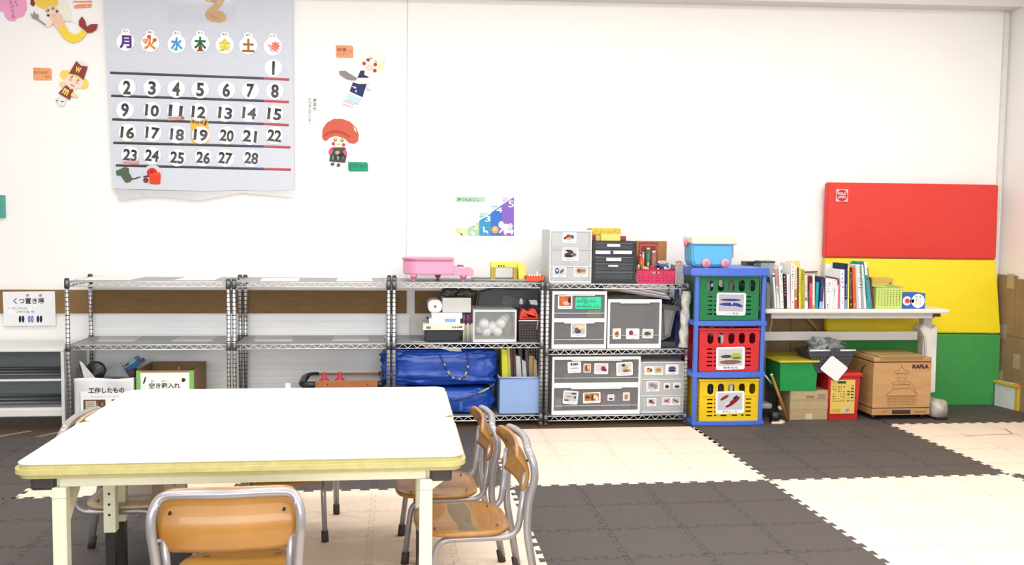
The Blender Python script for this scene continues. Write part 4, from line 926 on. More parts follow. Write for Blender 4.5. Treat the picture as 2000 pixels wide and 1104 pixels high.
for k in range(6): b.prism(ell(r[0]+(.65+.1*(k % 3))*w, r[2]+(.3+.35*(k//3))*h, .007, .009, 8), .0066, .0075, paper(('8d6a4c', '54382a', 'a5856a')[k % 3]))
r = RC(218, 780, 250, 800, .008); b.box(r[0], r[1], .0075, .0085, r[2], r[3], paper('9a5c45')); b.build('printed_sheet', t, label='printed sheet with black heading and photo')
b = MB(); b.X = Matrix.Translation((at(187, 735, Y=.10).x, .1, at(187, 735, Y=.1).z)); b.lathe([(.052, -.02), (.056, -.016), (.056, .016), (.052, .02)], (0, 0, .03), plastic('1e1e20'), 28, 'y'); b.X = Matrix.Translation((at(187, 735, Y=.10).x, .1, at(187, 735, Y=.1).z+.03)) @ Matrix.Rotation(-.6, 4, 'Y'); b.box(-.03, .045, -.0215, -.02, -.022, .002, plastic('4a4a4c')); b.X = Matrix()
b.build('tape_reel', label='black round reel sticking up out of the craft bag', cat='reel')
b = MB(); b.X = Matrix.Translation((at(250, 715, Y=.14).x, .14, at(250, 715, Y=.14).z)) @ Matrix.Rotation(-.62, 4, 'Y'); b.box(-.16, .055, 0, .1, -.006, .022, mat('8fc3d8', .15, var=.08, sc=9, alpha=.75), .004); b.box(-.12, .07, -.003, .103, -.03, -.006, mat('2f6fae', .2, var=.08, alpha=.85), .003); b.box(-.01, .015, -.004, .0, .004, .016, plastic('3a4a55'))
b.build('clear_blue_case', label='clear blue plastic case poking out of the craft bag', cat='case')
b = MB(); b.prism(PX(((155, 705), (161, 709), (185, 738), (164, 738)), .05), .05, .056, mat('dfe0e2', .3)); b.build('white_plastic_sheet', label='white plastic sheet corner sticking up at the left in the craft bag', cat='sheet')
b = MB(); b.prism(PX(((192, 738), (222, 715), (234, 709), (240, 720), (252, 738)), .09), .09, .12, mat('a9adb2', .2, var=.2, sc=14, alpha=.8), 'y', .008); b.build('clear_plastic_bag', label='crumpled clear plastic bag in the middle of the craft bag', cat='bag')
b = MB(); b.prism(PX(((237, 738), (246, 726), (262, 722), (262, 738)), .1), .1, .16, plastic('5a2f36')); b.build('maroon_box', label='dark maroon box tucked at the right in the craft bag', cat='box')
b = MB(); b.prism(PX(((148, 738), (150, 722), (154, 714), (158, 726), (166, 738)), .12), .12, .17, mat('75665a', .6, var=.2, sc=20)); b.build('paper_craft', label='brown paper craft at the left edge of the craft bag', cat='craft')
A_, C_, _, D_ = RC(266, 724, 379, 800, .015)
t = T('cardboard_carton', 'open cardboard carton with green taped sign on the far left rack', 'carton', ((A_+C_)/2, .17, Z3))
cb = mat('9a7f58', .75, var=.08, sc=12); b = MB(); w = .004
b.box(A_, C_, .015, .015+w, zz, D_, cb); b.box(A_, C_, .36, .36+w, zz, D_, cb); b.box(A_, A_+w, .019, .36, zz, D_, cb); b.box(C_-w, C_, .019, .36, zz, D_, cb); b.box(A_, C_, .015, .364, zz, zz+w, cb); b.box(A_+.08, A_+.081, .358, .36, zz, D_, mat('7d6544', .8)); b.build('carton_body', t)
b = MB(); gt = mat('7cc25e', .5, var=.06)
for px in ((266.5, 725, 276, 800), (370, 725, 378.5, 800)): r = RC(*px, .014); b.box(r[0], r[1], .0135, .0148, zz, r[3], gt)
b.build('green_tape', t)
b = MB(); r = RC(275, 728, 370, 800, .013); b.box(r[0], r[1], .0122, .0134, zz+.01, r[3], paper('f4f4f3'))
r = RC(291, 748, 352, 759, .012); b.text('空き箱入れ', r[0], r[1], r[2], r[3], .0115, BLACK, .022)
r = RC(295, 743, 300, 746.5, .012); b.text('あ', r[0], r[1], r[2], r[3], .0115, BLACK); r = RC(316, 743, 327, 746.5, .012); b.text('ばこ', r[0], r[1], r[2], r[3], .0115, BLACK)
b.prism(PX(((283, 737), (285, 735), (284, 745), (281, 750), (279, 749)), .0118), .0112, .0121, BLACK); b.prism(PX(((354, 743), (357, 738), (363, 741), (361, 745), (357, 747)), .0118), .0112, .0121, BLACK); b.build('sign', t, label='white sign with black lettering')
q = at(349, 722, Y=.2); b = MB(); b.box(q.x-.004, q.x+.004, .2, .206, zz+.005, at(349, 717, Y=.2).z, mat('d3a866', .6)); b.build('wooden_stick', label='thin wooden stick standing in the open carton', cat='stick')
# ------------------------------------------------------------------ blue drawer tower with three baskets
bl = plastic('4b73d6', .4); FY = -.125
TX0, TX1, TY1 = at(1351, 700, Y=FY).x+.013, at(1493, 700, Y=FY).x, .30
MZ = MT+.0006
t = T('plastic_shelf_tower', 'blue three-tier plastic shelf tower between the right rack and the book table', 'shelf tower', ((TX0+TX1)/2, (FY+TY1)/2, MT))
def bow(x0, x1, y0, y1, d, n=10): return [(x1, y1), (x0, y1)]+[(x0+(x1-x0)*k/n, y0+d-d*4*(k/n)*(1-k/n)) for k in range(n+1)]
zt = at(1415, 524, Y=FY-.03).z; zb = at(1415, 540, Y=FY-.03).z
b = MB(); b.prism(bow(TX0-.03, TX1+.014, FY-.04, TY1+.01, .035), zb, zt, bl, 'z', .006); b.build('top_shelf', t)
for pa, pb_ in ((627, 637), (727, 738)):
    b = MB(); b.prism(bow(TX0-.003, TX1+.008, FY-.02, TY1, .02), at(1415, pb_, Y=FY).z, at(1415, pa, Y=FY).z, bl, 'z', .005); b.build('middle_shelf', t)
b = MB(); b.prism(bow(TX0-.003, TX1+.008, FY-.025, TY1, .02), MZ, at(1415, 823, Y=FY).z, bl, 'z', .005); b.build('base', t)
for x in (TX0, TX1-.026):
    for y in (FY, TY1-.03):
        b = MB(); b.box(x, x+.026, y, y+.03, MZ+.02, zb+.002, bl, .006); b.build('post', t)
specs = [('green', '0d7a44', 537, 626.5, (1399, 572, 1456, 616), 'レール部品', 'b5b0bc', [(.47, .68, .42, .07, '2c3f86'), (.45, .42, .42, .1, '2c3f86'), (.8, .36, .17, .08, '2c3f86', -.2), (.53, .47, .03, .07, 'd6d8ea')]),
         ('red', 'd8252e', 641, 726.5, (1398, 678, 1454, 722), '情景部品', 'c9c4c6', [(.35, .55, .25, .1, '3d4a44'), (.72, .6, .22, .15, '9cc03a'), (.5, .22, .45, .13, '8a5d57'), (.75, .45, .2, .07, '5d7d32')]),
         ('yellow', 'f2cb14', 740, 824, (1397, 764, 1453, 808), 'プラレール', 'c8c6ca', [(.28, .72, .2, .09, '8d2e2a', .5), (.62, .45, .36, .13, '7d2428', .6), (.72, .72, .12, .07, '3c2a2c', .6), (.4, .36, .12, .06, 'd9d6d8', .5)])]
for nm, col, ya, yb_, lp, cap_, pc, bl_ in specs:
    m = plastic(col, .35); Yf = FY+.012
    a, c, zb_, zt_ = RC(1366, ya, 1482, yb_, Yf); zb_ += .002; zt_ -= .001
    h = zt_-zb_
    bk = T('toy_basket', '%s slotted plastic basket in the %s tier of the blue tower' % (nm, {'green': 'top', 'red': 'middle', 'yellow': 'bottom'}[nm]), 'basket', ((a+c)/2, .05, zb_), 'slotted baskets in the blue tower')
    H = []; Wd = c-a
    for k in range(5):
        cx = a+Wd*(.18+.176*k); H.append(rrect(cx-.019, cx+.019, zt_-.36*h, zt_-.11*h, .0185, 4))
    for r_ in range(5):
        cz = zb_+h*(.52-.095*r_)
        for f0, f1 in ((.13, .22), (.25, .29), (.36, .46), (.54, .64), (.71, .75), (.78, .87)): H.append(rect(a+Wd*f0, a+Wd*f1, cz-.0045, cz+.0045))
    b = MB(); plate(b, rrect(a, c, zb_, zt_, .012, 3), H, Yf, Yf+.004, m); plate(b, rrect(a, c, zb_, zt_, .012, 3), H, .236, .24, m)
    ys = (Yf+.004, .236)
    Hs = [rect(ys[0]+(ys[1]-ys[0])*(.08+.15*k), ys[0]+(ys[1]-ys[0])*(.16+.15*k), zb_+h*(.52-.095*r_)-.0045, zb_+h*(.52-.095*r_)+.0045) for k in range(6) for r_ in range(5)]
    for x in (a, c-.004): plate(b, rect(ys[0], ys[1], zb_+.004, zt_-.002), Hs, x, x+.004, m, 'x')
    b.box(a+.004, c-.004, Yf+.004, .236, zb_, zb_+.004, m); b.build('basket_body', bk)
    b = MB(); b.box(a-.006, c+.006, Yf-.006, Yf, zt_-.014, zt_, m, .003); b.box(a+.05*Wd, c-.05*Wd, Yf-.003, Yf, zt_-.40*h, zt_-.385*h, m); b.box(a-.006, a, Yf, .24, zt_-.014, zt_, m); b.box(c, c+.006, Yf, .24, zt_-.014, zt_, m); b.build('rim', bk)
    plabel(bk, RC(*lp, Yf), Yf-.0035, pc, bl_, cap_, .02 if nm != 'green' else -.01, .07, .17)
    rnd = random.Random(ya)
    for k in range(5):
        x = a+.05+rnd.random()*(Wd-.1); y = Yf+.03+rnd.random()*.12; z = zt_-.20*h+rnd.random()*.03; cc, cn = (('e9eaec', 'white'), ('3b5aa8', 'blue'), ('4a4c50', 'dark grey'), ('b4b8bd', 'silver grey'), ('232427', 'black'))[k]
        bb = MB(); bb.X = Matrix.Translation((x, y, z)) @ Matrix.Rotation(rnd.random()*3, 4, 'Z') @ Matrix.Rotation(rnd.random()-.5, 4, 'X'); bb.box(-.03, .03, -.012, .012, -.008, .008, plastic(cc), .003)
        bb.X = Matrix(); bb.box(x-.012, x+.012, y-.012, y+.012, zb_+.0045, z, plastic(cc), .003)
        bb.build('toy_part', label='%s toy piece heaped inside the %s basket of the tower' % (cn, nm), cat='toy piece', group='toy pieces in the %s basket' % nm)
# toy cart on the tower
CY = -.10; cz = zt+e
a, c, zb_, zt_ = RC(1351, 477, 1433, 520, CY)
t = T('toy_cart', 'sky blue toy box cart with pink wheels on top of the blue tower', 'toy cart', ((a+c)/2, .0, cz))
cb_ = plastic('5cb8ea'); pkw = plastic('f2a6b8'); pkd = plastic('ee7f8c')
b = MB(); b.prism([(a, zt_), (a+.004, cz+.04), (a+.016, cz+.012), (a+.03, cz+.006), (c-.03, cz+.006), (c-.014, cz+.012), (c-.008, cz+.04), (c, zt_)], CY, CY+.16, cb_, 'y', .012, 3); b.build('cart_body', t)
b = MB(); b.prism(rrect(a-.004, c+.012, zt_, at(1390, 462, Y=CY).z, .012, 4), CY-.006, CY+.166, plastic('fbe9d6'), 'y', .005); b.build('lid', t)
for px in (1378, 1415):
    q = at(px, 513, Y=CY); r = .027
    for y0, y1 in ((CY-.016, CY-.001), (CY+.161, CY+.176)):
        b = MB(); b.cyl((q.x, y0, cz+r), (q.x, y1, cz+r), r, pkw, n=24); b.cyl((q.x, y0-.002, cz+r), (q.x, y0, cz+r), .006, pkd, n=10)
        P = [(q.x+.009*math.cos(k), y0-.001, cz+r+.004+.009*math.sin(k)) for k in [math.pi*i/6 for i in range(7)]]; b.tube(P, .0018, pkd, 5); b.build('wheel', t)
b = MB(); q = at(1347, 476, Y=CY); b.lathe([(.004, -.012), (.018, -.008), (.02, 0), (.018, .006), (.004, .01)], (a-.012, CY+.08, q.z), pkd, 16, 'x'); b.build('knob', t)
b = MB(); b.prism([(c+.008, zt_+.004), (c+.03, zt_+.006), (c+.042, zt_), (c+.026, zt_-.006), (c, zt_-.004)], CY+.06, CY+.1, pkd); b.tube(fillet([(c+.024, CY+.08, zt_), (c+.026, CY+.08, zt_-.085), (c+.004, CY+.08, zt_-.085)], .012), .0035, plastic('e8a59a'), 6); b.build('handle', t)
# ------------------------------------------------------------------ book table
gw = plastic('dddcd9'); DY = -.02
DX0, DX1 = at(1494, 610, Y=DY).x, at(1858, 608, Y=DY).x
DZ = at(1676, 604.5, Y=DY).z
t = T('book_table', 'long white folding table by the wall carrying the row of books', 'table', ((DX0+DX1)/2, .2, MT))
b = MB(); b.prism(rrect(DX0, DX1, DY, .32, .02, 4), DZ-.026, DZ, plastic('f6f4ee', .3), 'z', .006); b.build('tabletop', t)
b = MB(); b.box(DX0+.06, DX1-.10, .02, .05, DZ-.062, DZ-.026, gw, .002); b.box(DX1-.10, DX1-.045, .02, .05, DZ-.052, DZ-.026, plastic('4f4b48'), .002); b.build('frame_rail', t)
r = RC(1495, 648, 1792, 665, .12)
b = MB(); b.box(DX0+.02, r[1], .12, .15, r[2], r[3], mat('c9c7c4', .5, var=.05, sc=5), .003); b.build('stretcher', t)
lx = at(1813, 700, Y=.12).x; LW = .055
l = MB(); l.box(lx-LW*.75, lx+LW*.75, .13, .21, DZ-.075, DZ-.026, plastic('a9a5a0'), .008); l.cyl((lx-.02, .129, DZ-.05), (lx-.02, .125, DZ-.05), .012, plastic('5d5a57')); l.box(lx-.03, lx+.03, .14, .20, .08, DZ-.07, plastic('d5d3cf'), .004); lo = l.build('leg', t)
b = MB(); px_ = [(1808, 690), (1806, 660), (1797, 642), (1803, 634), (1818, 644), (1830, 636), (1830, 652), (1828, 700), (1826, 766), (1812, 768), (1808, 720)]
b.prism(PX(px_, .125), .118, .215, mat('efece6', .75, var=.06, sc=10, bump=.3), 'y', .006); b.build('paper_wrap', lo, label='white paper wrapped round the leg')
fx = at(1838, 800, Y=-.06).x
b = MB(); tw = mat('bfb9ac', .3, .1, .15, 22, bump=.5)
def footf(u, v):
    A = 2*math.pi*u; y = -.075+.42*v; en = (1-(2*v-1)**8)**.5 if 0 < v < 1 else 0
    hw, hh = .064-.01*v, .058-.012*v
    if v < .25: hh += .016*(1-v/.25)
    k = 1+.08*NZ.noise(Vector((math.cos(A)*2, math.sin(A)*2, y*22)))
    x = math.copysign(abs(math.cos(A))**.6, math.cos(A))*hw*k*(.02+.98*en); z = math.copysign(abs(math.sin(A))**.6, math.sin(A))*hh*k*(.02+.98*en)
    return (lx+.02+(fx-lx-.02)*(1-v)+x, y, max(MZ, (.062+z+MT)))
b.grid(footf, 24, 30, tw, True); b.box(fx-.04, fx+.04, -.075, -.02, MZ, MZ+.014, plastic('232120'), .004); b.build('foot', t, label='foot wrapped in silvery tape')
l = MB(); l.box(DX0+.03, DX0+.085, .14, .20, .08, DZ-.026, plastic('6d6a70'), .004); l.tube([(DX0+.10, .13, DZ-.03), (DX0+.11, .128, DZ-.09), (DX0+.095, .126, DZ-.16)], .004, plastic('c9c9cc'), 6); l.build('leg', t)
b = MB(); b.box(DX0+.02, DX0+.09, .03, .36, .075, .11, plastic('a8abb0'), .01); b.build('foot', t)
q = at(1511, 816, Y=-.06)
b = MB(); b.lathe([(.006, -.026), (.034, -.022), (.036, -.012), (.036, .012), (.034, .022), (.006, .026)], (q.x, -.07, MZ+.036), plastic('1d1b1c'), 20, 'x'); b.build('caster', t)
# ------------------------------------------------------------------ books and boxes on the table
BZ = DZ+.0006
def book(lab, b0, b1, t0, t1, py, col, Y=.03, dep=.17, marks=(), kind='book', group='books lined up on the white table', page='efe9dc', hard=True):
    # b0..b1 photo x at the table, t0..t1 photo x at the top edge py
    p0, p1 = at(b0, 603, Y=Y).x, at(b1, 603, Y=Y).x
    q0, q1 = at(t0, py, Y=Y), at(t1, py, Y=Y); H = (q0.z+q1.z)/2-BZ
    w = max(.008, (p1-p0)*.96); lean = (q0.x+q1.x-p0-p1)/2/H
    X = Matrix.Translation(((p0+p1)/2, Y, BZ)) @ Matrix.Shear('XZ', 3, (0, 0)).to_4x4() if False else Matrix.Translation(((p0+p1)/2, Y, BZ))
    ang = math.atan(lean); dz = abs(math.sin(ang))*w/2; Hl = (H-dz)/math.cos(ang)
    X = Matrix.Translation(((p0+p1)/2, Y, BZ+dz)) @ Matrix.Rotation(ang, 4, 'Y')
    t = T('book', lab, 'book', ((p0+p1)/2, Y+dep/2, BZ), group)
    b = MB(); b.X = X; cm = paper(col); th = min(.003, w*.2)
    b.box(-w/2, w/2, 0, th, 0, Hl, cm, th*.4, 1); b.box(-w/2, -w/2+th*.7, th, dep, 0, Hl, cm); b.box(w/2-th*.7, w/2, th, dep, 0, Hl, cm)
    for z0, z1, mc, fw in marks:
        mm = paper(mc)
        if fw >= .9: b.box(-w/2-.0002, w/2+.0002, -.0004, th, z0*Hl, z1*Hl, mm)
        else:
            n = max(2, int((z1-z0)*Hl/(w*fw*1.25)))
            for k in range(n):
                zc = Hl*(z0+(z1-z0)*(k+.5)/n); s = w*fw/2
                rq = random.Random(int(b0*7)+k)
                for _ in range(3):
                    ca, cb2_, aa = rq.uniform(-.5, .5)*s, zc+rq.uniform(-.6, .6)*s, rq.uniform(.25, .8)*s; bb_ = rq.uniform(.12, .3)*s
                    if rq.random() < .5: aa, bb_ = bb_, aa
                    b.box(max(-s, ca-aa), min(s, ca+aa), -.0005, 0, cb2_-bb_, cb2_+bb_, mm)
    b.build('cover', t)
    b = MB(); b.X = X; b.box(-w/2+th*.7, w/2-th*.7, th, dep-.004, .003, Hl-.003, paper(page)); b.build('pages', t)
    return t
pbox((1456, 511, 1495, 603), .22, .09, '22222c', 'file_box', 'black file box with grey label at the far left behind the books', 'file box', BZ, .003)
r = RC(1472, 515, 1485, 519, .22); b = MB(); b.box(r[0], r[1], .2185, .2195, r[2], r[3], paper('a9b0c4')); b.build('label_plate', bpy.data.objects['file_box'])
a, c, _, zt_ = RC(1485, 510, 1512, 603, .12)
t = T('document_file', 'tall grey file with a green top edge at the left end of the books', 'file', ((a+c)/2, .2, BZ))
b = MB(); b.box(a, c, .12, .21, BZ, zt_-.012, mat('97989a', .5), .002); b.build('file_body', t); b = MB(); b.box(a-.006, c+.003, .118, .212, zt_-.012, zt_, plastic('2f5638'), .002); b.build('top_edge', t)
b = MB(); b.prism(PX(((1495, 603), (1495, 541), (1507, 541), (1512, 603)), .08), .08, .115, plastic('232a29')); b.build('black_file', label='black file with slanted edge in front of the grey file', cat='file')
a, c, _, zt_ = RC(1496, 552, 1506, 603, .03); b = MB(); b.prism([(a, BZ), (c, BZ), (c-.004, zt_-.03), (c-.016, zt_), (a, zt_)], .03, .07, mat('77736c', .4), 'y', .004); b.build('magazine_stand', label='grey rounded stand at the left end of the books', cat='stand')
K, Wt = '2c2a2b', 'f4f2ee'
B = [
 ('thin white book with pale green spine, first of the upright ones', 1513, 1517, 1509, 1512.5, 534, 'dfeae4', [(.9, .95, '2b2b2b', 1)]),
 ('slim book with a dusty pink upper spine leaning left', 1518, 1523, 1513, 1518.5, 523, 'e3dfdd', [(.55, .97, 'c58d8b', 1), (.35, .5, '3a3a40', .6)]),
 ('white paperback with pink and black lettering', 1524, 1531, 1520.5, 1528, 520, Wt, [(.86, .9, '5a3b36', .8), (.62, .8, K, .5), (.3, .56, 'e2558a', .6), (.06, .2, '3a3a3a', .6)]),
 ('black book with pink lettering', 1531.3, 1537, 1529, 1535.5, 536, '2b2226', [(.36, .86, 'ea8b98', .7), (.9, .95, 'f3f0ec', .6)]),
 ('pale pink wide book beside the black and pink one', 1537.5, 1544, 1536, 1543.5, 536, 'ead9de', [(.3, .8, 'd9a9b8', .3)]),
 ('tall white book with black lettering down its spine', 1544.8, 1551.5, 1545.5, 1552, 515, 'f6f5f2', [(.42, .95, '3a3836', .55), (.12, .16, '3a3836', .5)]),
 ('orange-red footed cream book', 1552, 1556.3, 1552.3, 1556.5, 518, 'e9dfc8', [(0, .2, 'e34a3c', 1), (.25, .45, 'c98b3f', 1), (.5, .9, '8d7a5c', .5)]),
 ('brown speckled book beside the bright yellow one', 1556.6, 1560.2, 1556.5, 1560.5, 523, '6d4a2c', [(.3, .9, 'c9a05a', .5)]),
 ('bright yellow book with dark lettering', 1560.5, 1564.2, 1560.6, 1564.4, 524, 'e4d83f', [(.4, .85, '6b6a2a', .55)]),
 ('olive green book with a white title patch', 1564.5, 1571, 1565, 1571, 527, 'a2a52c', [(.38, .58, 'f0eeda', .5), (.72, .9, '4d4d20', .55), (.02, .1, 'c77f2f', 1)]),
 ('peach book with a white foot', 1571.4, 1577.5, 1571.4, 1577.5, 537, 'eec9ad', [(0, .2, 'f3f1ee', 1), (.25, .33, '2f3a34', .8), (.5, .7, '8c86b4', .6)]),
 ('thin purple-blue book between the peach and red ones', 1577.8, 1580.3, 1577.8, 1580.3, 543, '4d4668', [(.6, .9, '3a2a3c', 1)]),
 ('red book with white lettering and dark top', 1580.6, 1586.5, 1580.6, 1586.5, 540, 'd8414a', [(.8, 1, '5b2b2a', 1), (.35, .75, 'f2c9c9', .45)]),
 ('cream book with an orange foot next to the red one', 1587, 1591.4, 1587, 1592, 536, 'efe6dc', [(0, .1, 'e39a3c', 1), (.2, .5, 'c7b9ae', .4)]),
 ('teal book with a white upper band', 1592, 1598, 1594.5, 1600, 551, '1f9aa4', [(.5, .96, '7cc4c8', .6)]),
 ('navy and violet book leaning right', 1600, 1606.3, 1604, 1610.5, 541, '40376f', [(.3, .9, '8f87b6', .4), (0, .22, '9db2d8', 1)]),
 ('white book with a faint lilac title', 1606.6, 1612.6, 1611, 1616.5, 543, 'f3f1f5', [(.6, .85, '8d84a0', .5)]),
 ('white book with bold grey lettering', 1613, 1619.5, 1617, 1623, 545, 'f5f5f4', [(.5, .92, '4a4a4a', .65), (0, .16, '35312f', .8)]),
 ('white book with thin black lettering', 1620, 1626, 1623.5, 1629, 545, 'f6f6f5', [(.55, .95, '2f2f2f', .4)]),
 ('white and grey striped slim book', 1626.4, 1631, 1629.3, 1633, 546, 'dedde0', [(.4, .7, '8b8b95', .7)]),
 ('white book with a pink edge', 1631.3, 1636, 1633.4, 1637, 546, 'f4eff2', [(.6, .9, 'b8a8b8', .5)]),
 ('slim rose pink book', 1636.2, 1639.8, 1637.2, 1640, 544, 'd8708c', []),
 ('white book with bright blue lettering', 1641, 1649.5, 1641, 1650, 527, 'f4f5f8', [(.5, .95, '5b7cc4', .7), (.1, .2, '3a3a3a', .4)]),
 ('tall navy book with a blue upper panel', 1650.2, 1654.8, 1651, 1655.6, 515, '27325f', [(.62, .88, '3f66a8', .7), (0, .2, '7f96b4', 1), (.9, 1, '2b1430', 1), (.25, .55, 'e9edf0', .6)]),
 ('slim lemon yellow book beside the tall navy one', 1655.4, 1658.4, 1656, 1659, 519, 'e9e26a', [(.5, .9, '8d8a4a', .4)]),
 ('dark brown book with white lettering', 1658.9, 1665.5, 1659, 1664.3, 523, '4b211b', [(.2, .9, 'f1e9e4', .35), (.03, .12, 'd9b3b8', .7)]),
 ('orange-red book leaning left', 1666.6, 1673, 1664.6, 1670.5, 523, 'e0602f', [(.05, .14, 'f0c9a0', .7), (.4, .9, 'ef8a5c', .4)]),
 ('pale grey slim book after the orange-red one', 1673.3, 1677, 1670.8, 1674, 518, 'cfcfd0', [(.2, .7, '9b9b9e', .4)]),
 ('white book with blue panels leaning left', 1677.3, 1682, 1674.3, 1678.4, 517, 'e8edf2', [(.45, .72, '4f73b0', .85), (.8, .95, '55555a', .5)]),
 ('charcoal and silver book leaning left', 1682.3, 1687.6, 1678.7, 1682.6, 518, 'a3a6a8', [(.45, 1, '3d4045', .8)]),
 ('white and pale green book leaning left', 1688, 1692.5, 1683, 1686, 517, 'e2ece6', [(.3, .8, '7fae9c', .5)]),
 ('deep green book leaning left', 1692.8, 1696.8, 1686.2, 1688.4, 515, '2d7a68', [(.6, .9, 'c9e2d8', .4), (0, .2, 'e6efe9', .8)]),
 ('tall teal and blue book with a white top', 1697, 1701.6, 1688.7, 1691, 512, '2fa5b0', [(.85, 1, 'eef1f2', 1), (.14, .42, '3f9ad8', 1), (.6, .7, '1f2f36', .8), (.72, .84, 'dfe8e6', 1)]),
 ('grey-brown book leaning left', 1702, 1704.6, 1692.4, 1696, 523, '7d6f69', [(.4, .7, 'b5aaa4', .4)]),
 ('dark brown book leaning against the green basket', 1704.8, 1707, 1698, 1702.4, 542, '573d38', [(.5, .7, 'a99088', .4)])]
for lab, b0, b1, t0, t1, py, col, mk_ in B: book(lab, b0, b1, t0, t1, py, col, marks=mk_)
book('cream and yellow tall picture book standing behind the white ones', 1538, 1563, 1537, 1563, 510, 'ecd27a', Y=.205, dep=.02)
book('pale pink flat book standing behind the black and pink one', 1528, 1546, 1527, 1545, 518, 'eadfdf', Y=.232, dep=.02)
book('brown-framed picture book with a dark green top edge', 1573, 1597, 1573, 1597, 530, 'b79a96', Y=.205, dep=.02, marks=[(.96, 1, '33564a', 1)])
book('white board book file at the back, in front of the yellow mat panel', 1613, 1644, 1612, 1644, 515, 'ecebe9', Y=.205, dep=.03)
book('silver-topped large picture book at the back', 1668, 1690, 1662, 1689, 510, '9fa6ac', Y=.205, dep=.02)
b = MB(); P = [at(x, y, Y=.025) for x, y in ((1611, 603), (1611, 545), (1613, 539), (1617, 541), (1634, 544), (1637, 548), (1637, 556))]
b.tube(P, .0035, plastic('2b2a2b'), 6); b.build('book_end', label='thin black wire book end arching over the white books', cat='book end')
a, c, _, zt_ = RC(1703, 543, 1744, 603, .22); b = MB(); b.box(a, c, .22, .3, BZ, zt_, mat('dfb955', .6, var=.04), .003); b.cyl(((a+c)/2+.05, .2195, zt_-.035), ((a+c)/2+.05, .2185, zt_-.035), .006, plastic('8c6a22')); b.build('yellow_box', label='mustard yellow box behind the lime basket', cat='box')
a, c, _, zt_ = RC(1714, 561, 1762, 603, .02); lm = plastic('cde07c')
tb = basket('lime_basket', 'lime green perforated basket at the end of the books', a-.01, c, .02, .22, BZ, zt_, lm, 8, 8, .0036, .0036, .12, .9)
a, c, _, zt_ = RC(1763, 573, 1807, 602.5, .03)
t = T('snack_box', 'blue and white box with a round red emblem right of the lime basket', 'box', ((a+c)/2, .08, BZ)); w, h = c-a, zt_-BZ
b = MB(); b.box(a, c, .03, .14, BZ, zt_, paper('2f68c4'), .001); b.build('carton', t)
b = MB(); y = .0296
for cx, cz_, r_ in ((.19, .5, .30), (.68, .5, .46)): b.prism(ell(a+cx*w, BZ+cz_*h, r_*h, r_*h, 24), y-.0006, y, paper('f5f3f2'))
b.prism(rect(a+.25*w, a+.5*w, BZ+.38*h, BZ+.6*h), y-.0006, y, paper('f5f3f2'))
b.prism(ell(a+.2*w, BZ+.5*h, .2*h, .2*h, 20), y-.001, y-.0005, paper('e9a0a4')); b.prism(ell(a+.2*w, BZ+.5*h, .13*h, .13*h, 18), y-.0014, y-.0008, paper('d23a44'))
for k, ch in enumerate('カタン'): b.text(ch, a+.555*w, a+.645*w, BZ+(.67-.2*k)*h, BZ+(.82-.2*k)*h, y-.0012, BLACK, .012)
for k, ch in enumerate('キング'): b.text(ch, a+.72*w, a+.82*w, BZ+(.64-.22*k)*h, BZ+(.82-.22*k)*h, y-.0012, BLACK, .012)
b.build('printed_front', t)
# ------------------------------------------------------------------ under the book table
def tub(name, lab, cat, px, Y, dep, z0, col, taper=.02):
    a, c, zb, zt = RC(*px, Y); zb = z0; t = T(name, lab, cat, ((a+c)/2, Y+dep/2, z0)); m = plastic(col)
    b = MB(); vs = []; 
    for (q, w_, z) in ((taper, 0, zb), (0, 0, zt)): vs += [(a+q, Y+q*.6, z), (c-q, Y+q*.6, z), (c-q, Y+dep-q*.6, z), (a+q, Y+dep-q*.6, z)]
    b.add(vs, [(0, 1, 2, 3), (0, 1, 5, 4), (1, 2, 6, 5), (2, 3, 7, 6), (3, 0, 4, 7), (4, 5, 6, 7)], m)
    return t, b, a, c, zt, m
# red bin
t, b, a, c, zt_, m = tub('toy_bucket', 'red lidded toy bucket with a yellow printed label beside the wooden block chest', 'bucket', (1617, 737, 1679, 815), -.03, .2, MZ, 'cf2229', .012); b.build('bucket_body', t)
b = MB(); b.box(a-.012, c+.012, -.042, .182, zt_+.0005, zt_+.028, m, .008); b.build('lid', t); BKT = zt_+.028
r = RC(1622, 742, 1669, 808, -.033); y = -.034
b = MB(); b.X = Matrix.Translation((0, y, r[2])) @ Matrix.Rotation(-.0, 4, 'X') @ Matrix.Translation((0, -y, -r[2]))
b.box(r[0], r[1], y-.001, y+.005, r[2], r[3], paper('dfc063')); w, h = r[1]-r[0], r[3]-r[2]
b.box(r[0]+.28*w, r[0]+.62*w, y-.0014, y-.0009, r[2]+.89*h, r[2]+.96*h, paper('2d4a2f'))
rn = random.Random(5); dk = ink('4d4028')
for i in range(5):
    for j in range(7):
        if rn.random() < .8: x = r[0]+(.08+.11*i)*w; z = r[2]+(.36+.07*j)*h; b.box(x, x+.05*w*(.5+rn.random()), y-.0014, y-.0009, z, z+.025*h, dk)
for i in range(2):
    for j in range(6):
        if rn.random() < .85: x = r[0]+(.68+.16*i)*w; z = r[2]+(.36+.09*j)*h; b.box(x, x+.11*w, y-.0014, y-.0009, z, z+.04*h*rn.random()+.01*h, dk)
b.box(r[0]+.58*w, r[0]+.82*w, y-.0013, y-.0009, r[2]+.03*h, r[2]+.16*h, paper('e9e4d4'))
for k in range(9): b.box(r[0]+(.6+.022*k)*w, r[0]+(.6+.022*k+.004+.007*(k % 3))*w, y-.0017, y-.0012, r[2]+.04*h, r[2]+.15*h, BLACK)
b.box(r[0]+.04*w, r[0]+.42*w, y-.0013, y-.0009, r[2]+.04*h, r[2]+.14*h, paper('d9a63f')); b.build('printed_label', t)
